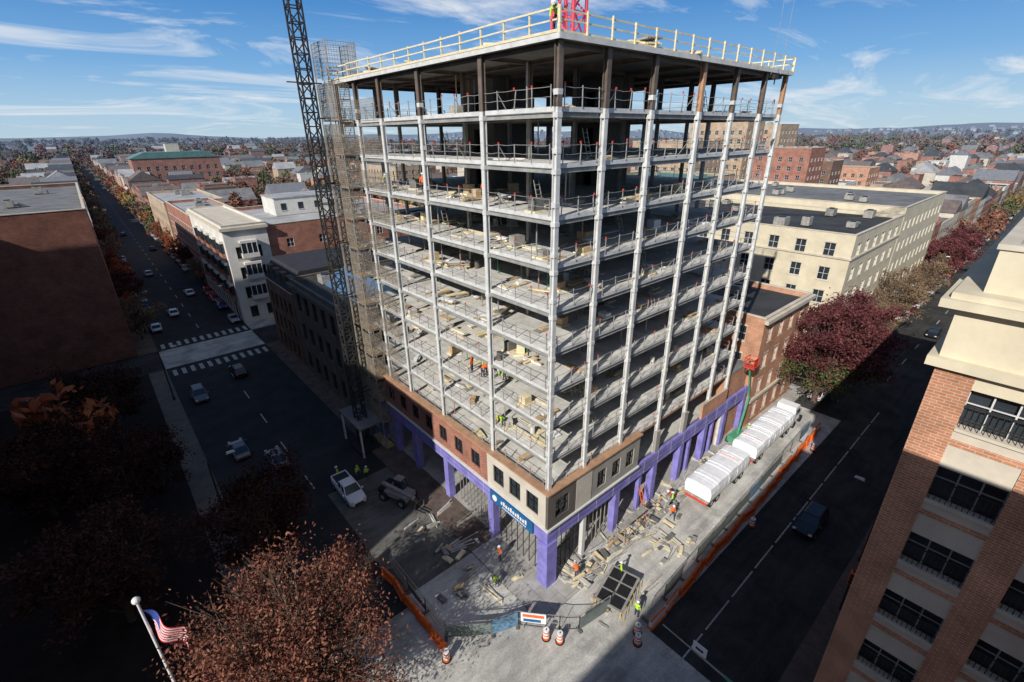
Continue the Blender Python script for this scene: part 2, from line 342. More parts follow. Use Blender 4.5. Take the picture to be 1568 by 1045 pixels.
# ------------------------------------------------------------ MAIN BUILDING
GX=[0,4.2,9.15,15.4,20.6,25.8,30.0]; GY=[0,6.9,14.8,21.3,26.0,30.4]
LV=[10.0+3.09*i for i in range(9)]+[37.8]; RF=41.3
main=empty('building_under_construction')
sb=MB()
def slab(z,ov=0.0,m=conc,th=.22,edge=steel):
    x0,y0,x1,y1=-ov+.12,-ov+.12,30-.12+ov,30.4-.12+ov
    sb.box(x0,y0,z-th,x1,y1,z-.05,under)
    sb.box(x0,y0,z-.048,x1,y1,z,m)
    a=th+.02
    sb.box(x0,y0-.03,z-a,x1,y0-.002,z+.03,edge);sb.box(x0-.03,y0,z-a,x0-.002,y1,z+.03,edge)
    sb.box(x0,y1+.002,z-a,x1,y1+.03,z+.03,edge);sb.box(x1+.002,y0,z-a,x1+.03,y1,z+.03,edge)
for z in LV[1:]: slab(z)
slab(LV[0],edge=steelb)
slab(RF,.55,conc,.26)
sb.box(.3,.3,6.1,30,30,6.35,edgec)
sb.obj('floor_slabs',main)
bm_=MB()
def ibeam(x0,y0,x1,y1,zt,h,w_,m):
    if abs(x1-x0)>abs(y1-y0):
        bm_.box(x0,y0-w_/2,zt-.04,x1,y0+w_/2,zt,m);bm_.box(x0,y0-w_/2,zt-h,x1,y0+w_/2,zt-h+.04,m);bm_.box(x0,y0-.02,zt-h+.04,x1,y0+.02,zt-.04,m)
    else:
        bm_.box(x0-w_/2,y0,zt-.04,x0+w_/2,y1,zt,m);bm_.box(x0-w_/2,y0,zt-h,x0+w_/2,y1,zt-h+.04,m);bm_.box(x0-.02,y0,zt-h+.04,x0+.02,y1,zt-.04,m)
for z in LV[1:]+[RF]:
    zt=z-.245
    for x in GX:
        xx=x+.22 if x==0 else (x-.22 if x==30 else x)
        mm=steeld if z==RF else (steelg if x in(0,30) else galv)
        ibeam(xx,.4,xx,30.0,zt,.30,.2,mm)
    for y in GY:
        yy=y+.22 if y==0 else (y-.22 if y==30.4 else y)
        mm=steeld if z==RF else (steelg if y in(0,30.4) else galv)
        for a,b in zip(GX[:-1],GX[1:]): ibeam(a+.34,yy,b-.34,yy,zt-.003,.28,.18,mm)
bm_.obj('steel_beams',main)
cm=MB()
def hcol(x,y,z0,z1,m,s=.30,ax=0):
    t=.06;h=s/2
    if ax==0:
        cm.box(x-h,y-h,z0,x+h,y-h+t,z1,m);cm.box(x-h,y+h-t,z0,x+h,y+h,z1,m);cm.box(x-t/2,y-h+t,z0,x+t/2,y+h-t,z1,m)
    else:
        cm.box(x-h,y-h,z0,x-h+t,y+h,z1,m);cm.box(x+h-t,y-h,z0,x+h,y+h,z1,m);cm.box(x-h+t,y-t/2,z0,x+h-t,y+t/2,z1,m)
for i,x in enumerate(GX):
    for j,y in enumerate(GY):
        per=(i in(0,6) or j in (0,5)); ax=0 if j in(0,5) else 1
        zb=10.0
        if i>=3 or j>=3 or not per: zb=.1
        m1=steel if per else galv
        hcol(x,y,zb,37.8,m1,.34 if per else .28,ax)
        m2=steelb if (j==0 and i in(3,6)) else steeld
        hcol(x,y,37.8,RF-.27,m2,.36,ax)
        if per:
            for z in LV[1:]:
                cm.box(x-.20,y-.20,z-.56,x+.20,y+.20,z-.28,m1)
                if (i+j)%2==0: cm.box(x-.19,y-.19,z+.6,x+.19,y+.19,z+.9,m1)
cm.obj('steel_columns',main)
cb_=MB()
for (x0,y0,x1,y1) in ((8.0,15.6,13,20.5),(16.5,9.5,20.0,14.0)):
    t=.3; zs=[.13]+LV+[RF]
    for k in range(len(zs)-1):
        za_,zb_=zs[k]+.002,zs[k+1]-.24
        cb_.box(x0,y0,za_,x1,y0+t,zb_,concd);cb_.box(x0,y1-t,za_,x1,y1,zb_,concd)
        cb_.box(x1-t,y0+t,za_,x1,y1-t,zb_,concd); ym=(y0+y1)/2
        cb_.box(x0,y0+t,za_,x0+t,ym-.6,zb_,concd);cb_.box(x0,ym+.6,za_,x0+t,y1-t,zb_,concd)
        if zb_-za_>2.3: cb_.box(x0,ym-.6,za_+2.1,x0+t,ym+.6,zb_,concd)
cb_.obj('elevator_core',main)
gr=MB(); R_=random.Random(3)
for z in LV:
    for side in range(4):
        if side==0: P=[(x,.05) for x in np.arange(.6,30,1.55)]
        elif side==1: P=[(.05,y) for y in np.arange(.6,30.2,1.6)]
        elif side==2: P=[(29.95,y) for y in np.arange(.6,30.2,2.4)]
        else: P=[(x,30.35) for x in np.arange(.6,30,2.4)]
        for k,(x,y) in enumerate(P):
            hgt=1.1+R_.uniform(-.08,.08); tx,ty=R_.uniform(-.09,.09),R_.uniform(-.09,.09)
            gr.beam((x,y,z+.002),(x+tx,y+ty,z+hgt),.05,cable)
            if R_.random()<(.6 if z>34 else .3): gr.box(x-.04,y-.04,z+hgt,x+.04,y+.04,z+hgt+.14,flag_m)
            if k%3==0 and side<2:
                dx_,dy_=((0,.75) if side==0 else (.75,0)); gr.beam((x,y,z+1.0),(x+dx_,y+dy_,z+.02),.04,cable)
        for hz in (.55,1.05):
            for (a,b) in zip(P[:-1],P[1:]):
                sag=R_.uniform(-.05,.02); mid=((a[0]+b[0])/2,(a[1]+b[1])/2,z+hz+sag-.02)
                gr.beam((a[0],a[1],z+hz),mid,.024,cable);gr.beam(mid,(b[0],b[1],z+hz),.024,cable)
gr.obj('perimeter_cable_rails',main)
rr_=MB(); zr=RF
def rail(p,q,n):
    p=Vector(p);q=Vector(q)
    for i in range(n+1):
        c=p.lerp(q,i/n); rr_.box(c.x-.05,c.y-.05,zr+.002,c.x+.05,c.y+.05,zr+1.15+R_.uniform(-.04,.1),wood)
    d=(q-p).normalized(); nrm=Vector((-d.y,d.x,0))*.07
    for h_,w_ in ((1.08,.09),(.6,.08)):
        k=n//2
        for i in range(k):
            a=p.lerp(q,i/k);b=p.lerp(q,(i+1)/k); rr_.beam(a+Vector((0,0,zr+h_+R_.uniform(-.05,.05)))+nrm,b+Vector((0,0,zr+h_+R_.uniform(-.05,.05)))+nrm,.04,wood,h=w_)
    rr_.beam(p+Vector((0,0,zr+.08))+nrm,q+Vector((0,0,zr+.08))+nrm,.04,wood,h=.14)
rail((-.4,-.4,0),(30.4,-.4,0),14);rail((-.4,-.3,0),(-.4,30.7,0),14);rail((30.4,-.3,0),(30.4,30.7,0),14);rail((-.3,30.7,0),(30.3,30.7,0),14)
for i in range(22):
    x=R_.uniform(5,28);y=R_.uniform(.5,26)
    if i<12: x=R_.uniform(.6,2.4)
    if 12<=i<17: y=R_.uniform(.6,2)
    for k in range(R_.randint(2,6)): rr_.rbox(x,y,zr+.06+.11*k,R_.uniform(1.2,3),R_.uniform(.5,1.1),.1,R_.uniform(0,3),R_.choice([wood,wood2,wood,galv]))
for i in range(9): rr_.beam((.4+i*.12,2+.3*i,zr+.15),(.5+i*.12,6+.3*i,zr+.2+.06*i),.14,wood)
rr_.obj('roof_guard_rails_and_lumber',main)
st=MB()
cols=[wood2,wood,galv,sheet,wood2,edgec,galv,wood2,concd]
hp=math.pi/2
for li,z in enumerate(LV):
    n=72 if 1<=li<=7 else 18
    for i in range(n):
        if R_.random()<.75: x=R_.uniform(.6,8);y=R_.uniform(1,29)
        else: x=R_.uniform(1,29);y=R_.uniform(.6,5)
        if any(abs(x-g)<.6 for g in GX) and any(abs(y-g)<.6 for g in GY): continue
        k=R_.random(); a=R_.choice([0,0,hp,R_.uniform(0,3)])
        if k<.36:
            for q in range(R_.randint(1,5)): st.rbox(x,y,z+.06+.09*q,R_.uniform(.6,2.2),R_.uniform(.12,.7),.08,a+R_.uniform(-.1,.1),R_.choice(cols[:4]))
        elif k<.46:
            hh_=R_.uniform(.3,.8); st.rbox(x,y,z+.14+hh_/2,R_.uniform(.5,1.1),R_.uniform(.5,.9),hh_,a,R_.choice(cols)); st.rbox(x,y,z+.065,1.2,1.0,.12,a,wood)
        elif k<.74:
            for q in range(5):
                l_=R_.uniform(1,3); st.beam((x+.1*q,y,z+.05+.02*q),(x+.1*q+l_*math.cos(a),y+l_*math.sin(a),z+.06+.02*q),.06,R_.choice([galv,wood,steel]))
        elif k<.80: st.cyl((x,y,z+.003),(x,y,z+.75),.22,R_.choice([galv,frame_w,darkp,darkp]),n=12)
        elif k<.92:
            st.beam((x,y,z+.01),(x,y,z+2.8),.07,R_.choice([galv,steelb,cable])); st.box(x-.12,y-.12,z+.002,x+.12,y+.12,z+.03,galv)
        else:
            for s_ in (-.22,.22): st.beam((x+s_,y,z),(x+s_,y+.6,z+2.0),.04,galv)
            for q in range(6): st.beam((x-.22,y+.08*q+.05,z+.3*q+.2),(x+.22,y+.08*q+.05,z+.3*q+.2),.03,galv)
for (li,x,y0,y1) in ((2,6.5,4,9),(3,7,3,8),(4,7.5,6,13),(1,6,2,6),(5,8,3,9),(2,8,16,21)):
    z=LV[li]
    for y in np.arange(y0,y1,.4): st.beam((x,y,z),(x,y,z+2.75),.05,galv)
    st.beam((x,y0,z+.03),(x,y1,z+.03),.06,galv);st.beam((x,y0,z+2.7),(x,y1,z+2.7),.06,galv)
grn=mat('green_pipe',(.08,.30,.16),.2,2,.5)
for (li,x,y0,y1) in ((3,3.2,3,9),(5,3.5,4,10),(2,2.6,9,14)):
    st.cyl((x,y0,LV[li]+2.3),(x,y1,LV[li]+2.3),.09,grn,n=8)
    for y in (y0,(y0+y1)/2,y1): st.cyl((x,y,LV[li]+.01),(x,y,LV[li]+2.3),.05,grn,n=6)
st.obj('stored_building_materials',main)
pd=MB()
facade(pd,'W',-.45,-.17,7.4,6.7,10.25,3,1.45,[(7.4,9.3)],creamp,.28,frame_k,True,None,.5)
facade(pd,'W',-.40,7.4,30.4,6.7,10.1,8,1.35,[(7.5,9.2)],brick_red,.23,frame_k,True,None,.5)
facade(pd,'S',-.45,-.45,2.9,6.7,10.25,1,1.6,[(7.4,9.3)],darkp,.28,frame_k,True,None,.4)
facade(pd,'S',-.47,2.9,4.9,6.7,10.25,0,1,None,creamp,.30)
facade(pd,'S',-.43,4.9,11.9,6.7,10.25,3,1.2,[(7.4,9.2)],greyp,.26,frame_k,True,None,.4)
pd.box(-.16,-.16,6.72,11.8,-.10,9.75,glass); pd.box(-.16,-.09,6.72,-.10,30.3,9.75,glass)
pd.box(-.62,-.62,10.27,12.0,.1,10.42,steelb);pd.box(-.62,.1,10.27,.1,30.5,10.42,steelb)
pd.box(-.60,-.60,6.52,12.0,-.13,6.69,frame_w);pd.box(-.60,-.13,6.52,-.13,30.4,6.69,frame_w)
pd.box(-.38,-.38,5.0,36,-.05,6.51,purple);pd.box(-.38,-.05,5.0,-.05,30.4,6.51,purple)
for z in (5.5,6.0): pd.box(-.395,7.1,z,-.382,30.3,z+.02,frame_k); pd.box(-.2,-.395,z,35.8,-.382,z+.02,frame_k)
for y in np.arange(8.2,30,2.44): pd.box(-.394,y,5.02,-.383,y+.03,6.5,frame_w)
for x in np.arange(1,35.6,2.44): pd.box(x,-.394,5.02,x+.03,-.383,6.5,frame_w)
signb=mat('sign_blue',(.02,.12,.28),.1,1,.5)
pd.box(-.62,1.2,5.15,-.397,6.9,6.35,signb)
for i,y in enumerate(np.arange(1.9,5.4,.32)): pd.box(-.66,y,5.65,-.623,y+.2,5.95 if i%3 else 6.08,white)
pd.cyl((-.623,6.2,5.75),(-.67,6.2,5.75),.32,white,n=16)
for y in np.arange(2,5.2,.2): pd.box(-.65,y,5.32,-.623,y+.12,5.45,white)
def pcol(x,y,s=.8,h=5.0): pd.box(x-s/2,y-s/2,.13,x+s/2,y+s/2,h,purple)
pd.box(-.55,-.55,.13,.65,.65,4.99,purple)
for y in (7.2,14.8,21.3,26,30): pcol(.0,y,.75,4.99)
for x in (9.15,15.4,20.6,25.8,30.5,35.6): pcol(x,-.02,.7,4.99)
pd.box(4.4,-.2,.13,4.8,.2,4.99,frame_w)
for x in (13.2,22.8,28): pcol(x,.05,.4,4.99)
for x in np.arange(5.2,8.8,.6): pd.beam((x,.3,.13),(x,.3,5),.07,galv)
for x in np.arange(.9,4,.6): pd.beam((x,.3,.13),(x,.3,5),.06,frame_k)
pd.box(.7,.28,2.6,4.2,.36,2.75,frame_k)
for y in np.arange(1,7,.8): pd.beam((.35,y,.13),(.35,y,5),.06,frame_k)
for y in np.arange(8,14,.6): pd.beam((.4,y,.13),(.4,y,5),.07,steelg)
pd.box(5,6,.14,29,6.2,5.9,concd); pd.box(4,6.2,.14,4.2,29,5.9,concd)
pd.box(24.2,-.3,6.53,30,-.05,8.4,brick_or)
for x in (15.4,20.6): pd.box(x-.35,-.3,6.53,x+.35,-.05,9.0,greyp)
pd.box(30.2,.2,.13,36,22,9.4,brick_or); pd.box(30.2,.2,9.402,36,22,9.6,roofgrey)
pd.box(-4.5,27,4.2,-.7,33,4.45,roofgrey)
for y in (27.3,32.7): pd.box(-4.4,y-.1,.13,-4.2,y+.1,4.2,steel)
pd.obj('podium_facade',main)
# ------------------------------------------------------------ hoist mast and tower
def lattice(mb,cx,cy,z0,z1,w,m,t=.09,step=1.5,rot=0,tb=None):
    c,s=math.cos(rot),math.sin(rot); cs=[(cx+(a*c-b*s)*w/2,cy+(a*s+b*c)*w/2) for a,b in((-1,-1),(1,-1),(1,1),(-1,1))]
    for x,y in cs: mb.beam((x,y,z0),(x,y,z1),t,m)
    z=z0;k=0;tb=tb or t*.6
    while z<z1-.01:
        zn=min(z+step,z1)
        for i in range(4):
            a,b=cs[i],cs[(i+1)%4]; mb.beam((*a,z),(*b,z),tb,m)
            if k%2: a,b=b,a
            mb.beam((*a,z),(*b,zn),tb,m)
        z=zn;k+=1
hm=MB(); lattice(hm,-3.2,29.4,.1,57,1.1,mesh_m,.13,1.2,tb=.09)
for z in range(8,42,6):
    hm.beam((-2.6,29.1,z),(-.1,28.6,z+.1),.1,mesh_m);hm.beam((-2.6,29.7,z),(-.1,30.6,z+.1),.1,mesh_m)
hm.box(-4.5,28.0,.1,-1.9,30.9,.5,mesh_m); hm.beam((-4.9,29.4,41),(-1.7,29.4,41),.1,mesh_m)
hm.obj('material_hoist_mast')
ht=MB()
netm=mat('brown_debris_net',(.30,.25,.19),.3,2,.8)
for z0,z1 in zip([.1,4,7]+LV,[4,7,10]+LV[1:]+[RF]):
    x0,x1,y0,y1=-1.5,-.15,27.0,31.2
    for x in (x0,x1):
        for y in (y0,(y0+y1)/2,y1): ht.beam((x,y,z0),(x,y,z1),.08,galv)
    for z in (z0,(z0+z1)/2):
        ht.beam((x0,y0,z),(x0,y1,z),.06,galv);ht.beam((x1,y0,z),(x1,y1,z),.06,galv);ht.beam((x0,y0,z),(x1,y0,z),.06,galv);ht.beam((x0,y1,z),(x1,y1,z),.06,galv)
    ht.beam((x0,y0,z0),(x0,(y0+y1)/2,z1),.05,galv);ht.beam((x0,y1,z0),(x0,(y0+y1)/2,z1),.05,galv);ht.beam((x0,y0,z0),(x1,y0,z1),.05,galv)
    ht.box(x0+.1,y0+.1,z0+.02,x1-.1,y1-.1,z0+.08,wood2)
    if z0>3:
        for y in np.arange(y0,y1,.15): ht.beam((x0-.04,y,z0),(x0-.04,y,z1-.3),.03,netm)
        for z in np.arange(z0,z1-.3,.2): ht.beam((x0-.04,y0,z),(x0-.04,y1,z),.03,netm); ht.beam((x0,y0-.04,z),(x1,y0-.04,z),.03,netm)
        for x in np.arange(x0,x1,.15): ht.beam((x,y0-.04,z0),(x,y0-.04,z1-.3),.03,netm)
    if z0>9:
        yn=22.0+R_.uniform(-1.2,2.5)
        for y in np.arange(yn,27.0,.18): ht.beam((-.2,y,z0+.03),(-.2,y,z0+1.7),.022,netm)
        for z in np.arange(z0+.1,z0+1.7,.22): ht.beam((-.2,yn,z),(-.2,27.0,z),.022,netm)
x0,x1,y0,y1,z0,z1=-1.4,1.4,28.0,31.4,RF+.3,RF+3.2
for x in (x0,x1):
    for y in (y0,(y0+y1)/2,y1): ht.beam((x,y,z0-.3),(x,y,z1),.09,galv)
for z in np.arange(z0,z1+.1,.35):
    for a,b in (((x0,y0),(x1,y0)),((x1,y0),(x1,y1)),((x1,y1),(x0,y1)),((x0,y1),(x0,y0))): ht.beam((*a,z),(*b,z),.03,netm)
for y in np.arange(y0,y1,.25): ht.beam((x0,y,z0),(x0,y,z1),.025,netm);ht.beam((x1,y,z0),(x1,y,z1),.025,netm)
for x in np.arange(x0,x1,.25): ht.beam((x,y0,z0),(x,y0,z1),.025,netm)
ht.obj('hoist_landing_tower')
tcn=MB(); lattice(tcn,12.2,10.7,RF+.02,62,2.0,redpaint,.2,2.0,rot=.2,tb=.11)
for s_ in (-.25,.25): tcn.beam((12.2+s_,10.7,RF+.02),(12.2+s_,10.7,61),.07,redpaint)
for z in np.arange(RF+.3,61,.4): tcn.beam((11.95,10.7,z),(12.45,10.7,z),.04,redpaint)
jd=Vector((10,-12.4,0)).normalized(); jc=Vector((12.2,10.7,62)); jn=Vector((-jd.y,jd.x,0))
tcn.box(11,9.5,62,13.4,11.9,63.4,white)
for s_,zz in ((-.7,0),(.7,0),(0,1.3)): tcn.beam(jc-jd*14+jn*s_+Vector((0,0,zz+1.5)),jc+jd*38+jn*s_+Vector((0,0,zz+1.5)),.14,redpaint)
for k in np.arange(-14,38,1.4):
    a=jc+jd*k+Vector((0,0,1.5)); b=jc+jd*(k+.7)+Vector((0,0,2.8)); c_=jc+jd*(k+1.4)+Vector((0,0,1.5))
    for s_ in(-.7,.7): tcn.beam(a+jn*s_,b,.06,redpaint);tcn.beam(b,c_+jn*s_,.06,redpaint)
tcn.rbox(*(jc-jd*12+Vector((0,0,.8))),2.2,1.8,2.2,math.atan2(jd.y,jd.x),concd)
tcn.beam(jc+Vector((0,0,1.4)),jc+Vector((0,0,9)),.4,redpaint)
tcn.beam(jc+Vector((0,0,9)),jc+jd*30+Vector((0,0,2.8)),.07,redpaint);tcn.beam(jc+Vector((0,0,9)),jc-jd*13+Vector((0,0,2.8)),.07,redpaint)
for s_ in (0,.7):
    hk=jc+jd*(16.2+s_); tcn.beam(hk+Vector((0,0,1.5)),Vector((hk.x,hk.y,40.5)),.02,galv)
hk=jc+jd*16.55; tcn.box(hk.x-.3,hk.y-.1,40.2,hk.x+.3,hk.y+.1,40.5,mesh_m); tcn.cyl((hk.x,hk.y,40.2),(hk.x,hk.y,39.8),.05,mesh_m)
tcn.obj('tower_crane')
# ------------------------------------------------------------ neighbouring buildings
bldg('office_building',-62,-62,-13,-22.8,34,brick_or,roofgrey,hv=6)
bldg('apartment_building',-80,3,-45,18,40,brick_red,roofgrey)
bldg('office_tower_building',-80,18.5,-45,71,47,brick_brown,roofgrey)
bldg('corner_brick_building',-70,75.7,-45,82.5,31,brick_red,roofgrey)  # unseen block added and sized to shade the department building wall
bldg('brick_department_building',-62,83,-22,150,26.2,brick_dk,roofgrey,st=5,ww=1.2,wh=1.8,pitch=9,faces='E',hv=12,cop=stone2)
rb=MB(); X0,Y1=3.5,-19.0
rb.box(X0+.6,-60,.13,45,Y1-.6,31,glass)
def rbW(y0,y1,z0,z1,d0,d1,m): rb.box(X0+d0,y0,z0,X0+d1,y1,z1,m)
tops=[26.6,22.8,19.0,15.2,11.4,7.6,3.8]
bays=[Y1-1.3-3.5*i for i in range(11)]
rbW(Y1-1.3,Y1-.0,0.13,27.4,0,.6,brick_or)
for b in bays:
    rbW(b-3.5,b-2.3,.13,27.4,0,.6,brick_or)
    prev=27.4
    for t in tops:
        rbW(b-2.3,b,t,prev,.06,.6,stone if prev>27 else stone2); zb=t-1.9
        rbW(b-2.3,b,zb-.02,zb+.12,-.06,.5,stone2)
        prev=zb-.02
        for q in range(12): yy=b-2.3+.1+2.1*q/11; rb.beam((X0+.12,yy,zb+.12),(X0+.12,yy,zb+1.15),.03,frame_k)
        rb.beam((X0+.12,b-2.3,zb+1.15),(X0+.12,b,zb+1.15),.05,frame_k);rb.beam((X0+.12,b-2.3,zb+.6),(X0+.12,b,zb+.6),.03,frame_k)
        fm_=frame_w if t>25 else steelg
        for q in (0,1,2,3): yy=b-2.3+2.3*q/3; rb.beam((X0+.4,yy,zb+.1),(X0+.4,yy,t),.06,fm_)
        rb.beam((X0+.4,b-2.3,t-.05),(X0+.4,b,t-.05),.08,fm_); rb.beam((X0+.4,b-2.3,t-.7),(X0+.4,b,t-.7),.05,fm_)
        rbW(b-2.3,b,zb-.75,zb-.45,.02,.058,brick_or)
    rbW(b-2.3,b,.13,prev,.06,.6,stone2)
rb.box(X0-.02,-60,27.4,45,Y1+.02,29.9,stone)
rb.box(X0-.35,-60,27.35,45,Y1+.35,27.75,stone)
rb.box(X0-.55,-60,29.9,45,Y1+.55,30.25,stone);rb.box(X0-.3,-60,30.25,45,Y1+.3,30.5,stone)
rb.box(X0+.5,-60,30.5,X0+.85,Y1-.5,32.2,stone);rb.box(X0+.85,Y1-.85,30.5,45,Y1-.5,32.2,stone)
rb.box(X0+.4,-60,32.2,X0+.95,Y1-.4,32.4,stone2);rb.box(X0+.95,Y1-.95,32.2,45,Y1-.4,32.4,stone2)
rb.poly([(X0+.85,-60,31.01),(45,-60,31.01),(45,Y1-.85,31.01),(X0+.85,Y1-.85,31.01)],rooflight)
for x in (12,19,26):
    for k in range(5): rb.beam((x+k,-26,31),(x+k,-22.5,33.0),.1,galv)
    rb.poly([(x,-26,31.2),(x+4,-26,31.2),(x+4,-22.5,33.1),(x,-22.5,33.1)],glass)
for i in range(11):
    a=X0+1+3.7*i
    rb.box(a,Y1-.6,.13,a+1.3,Y1,27.35,brick_or)
    for t in tops: rb.box(a+1.3,Y1-.6,t-3.2,a+3.7,Y1-.1,t-1.9,stone2)
rb.obj('beige_brick_corner_building')
nb=bldg('orange_brick_building',36.3,-.6,51,22,15.6,brick_or,roofdark,st=3.7,ww=1.1,wh=2.0,pitch=2.7,sill=stone2,obj=False,hv=2)
nb.box(36.0,-1.1,15.0,51.4,-.62,15.5,stone2); nb.box(36.1,-.9,4.0,51.2,-.62,4.4,stone2)
nb.obj('orange_brick_building')
cb2=bldg('cream_office_building',68,0,97,46,21.2,stone,roofdark,st=4.0,ww=1.7,wh=2.2,pitch=4.2,sill=stone2,obj=False,hv=9,wstart=1.4,fm=frame_w)
cb2.box(67.8,-.2,17.2,97.2,46.2,17.5,stone2)
cb2.obj('cream_office_building')
bldg('cream_annex_building',97.5,0,135,50,22.5,stone,roofgrey,st=4.2,ww=1.3,wh=2,pitch=3.6,hv=12)
bldg('teal_roof_building',72,52,135,80,24,brick_tan,teal,cop=teal,hv=4)
fl=bldg('bay_window_corner_building',-3,88,5.2,124,20.4,whitewall,roofgrey,st=4.2,ww=1.5,wh=2.4,pitch=2.5,sill=stone2,obj=False,hv=2,fm=frame_k)
for k in range(3):
    zz=5+4.4*k; cx,cy=1.1,87.6
    fl.box(cx-1.6,cy-.7,zz,cx+1.6,cy+.38,zz+.9,whitewall);fl.box(cx-1.5,cy-.6,zz+.9,cx+1.5,cy+.38,zz+3.0,glass);fl.box(cx-1.6,cy-.7,zz+3.0,cx+1.6,cy+.38,zz+3.5,whitewall)
    for q in(-1.5,-.5,.5,1.45): fl.box(cx+q-.06,cy-.68,zz+.9,cx+q+.08,cy-.58,zz+3.0,frame_w)
fl.box(-3.5,87.4,19.4,5.4,124,20.0,stone2)
for y in np.arange(91,123,6.4):
    for k in range(3):
        zz=5+4.4*k; fl.box(-3.7,y-1.5,zz,-3.001,y+1.5,zz+.9,brick_red);fl.box(-3.6,y-1.4,zz+.9,-3.001,y+1.4,zz+3,glass);fl.box(-3.7,y-1.5,zz+3,-3.001,y+1.5,zz+3.5,whitewall)
fl.obj('bay_window_corner_building')
bldg('bay_window_row_building',-3,124.3,9,165,18.5,brick_red,rooflight,st=4,ww=1.4,wh=2.2,pitch=2.6,sill=whitewall)
bldg('red_brick_apartment_building',5.3,88.6,42,122,19.6,brick_red,rooflight,st=4.5,ww=1.5,wh=1.8,pitch=6,hv=7,fm=frame_w)
ph=MB(); ph.box(12,104,19,28,114,23.0,whitewall); ph.box(11.8,103.8,23.002,28.2,114.2,23.2,rooflight)
for x in (14,18,22,26): ph.box(x-.6,103.93,20.2,x+.6,103.997,21.8,glass); ph.box(x-.7,103.9,20.05,x+.7,103.997,20.197,frame_w)
ph.obj('rooftop_penthouse')
bldg('tan_brick_building',-3,170,14,215,17.5,brick_tan,rooflight,st=3.6,pitch=2.8)
dr=bldg('mansard_rowhouse',-.6,58,24,72.4,13,brick_brown,roofdark,st=3.8,ww=1.2,wh=2.2,pitch=2.4,obj=False,sill=darkslate,fm=frame_k)
dr.prism([(-.6,13.15),(24,13.15),(22.5,16.5),(1.2,16.5)],58.1,72.3,darkslate,'y')
for y in (60,63.5,67,70.5): dr.box(-.2,y-.8,13.4,1.4,y+.8,15.6,stoned); dr.box(-.24,y-.5,13.7,-.205,y+.5,15.3,glass)
dr.obj('mansard_rowhouse',recalc=True)
rw=bldg('stone_bank_building',-.6,35,26,57.5,15.8,stoned,roofdark,st=5.0,ww=1.6,wh=3.0,pitch=3.4,obj=False,sill=stoned,cop=stoned,fm=frame_k)
rw.box(-1.1,34.5,14.6,26.4,34.98,15.2,stoned);rw.box(-1.1,34.98,14.6,-.62,58,15.2,stoned)
rw.prism([(3,15.2),(12,15.2),(7.5,17.2)],40,54,mat('blue_roof',(.08,.16,.28),.2,1,.6),'y')
rw.obj('stone_bank_building',recalc=True)
def at(px_az,dist):
    a=math.radians(px_az); return C.x+dist*math.cos(a),C.y+dist*math.sin(a)
x,y=at(84,420)
hb=bldg('brick_hall_building',x-14,y,x+38,y+24,24,brick_red,roofdark,st=5,ww=2,wh=3,pitch=5,obj=False,hv=0)
hb.prism([(x-15,24.2),(x+39,24.2),(x+30,28),(x-6,28)],y-.5,y+24.5,teal,'y')
hb.box(x+8,y+8,27.5,x+16,y+16,33,stone2)
hb.obj('brick_hall_building',recalc=True)
for nm,az,d,w_,dp,h_,mt in (('tan_apartment_tower',24.5,235,26,16,40,brick_tan),('tan_apartment_block',21.5,260,16,20,39,brick_tan),('brown_brick_block',18.5,230,22,16,30,brick_red),('brown_brick_wing',16.5,260,30,14,24,brick_brown),
   ('tan_mid_rise_building',29,210,30,20,33,brick_tan),('tan_school_building',62,260,40,20,22,brick_tan),('orange_brick_warehouse',13.5,300,34,18,19,brick_or)):
    x,y=at(az,d); bldg(nm,x,y,x+dp,y+w_,h_,mt,roofgrey,st=3.4,ww=1.5,wh=1.7,pitch=3.4,hv=3)
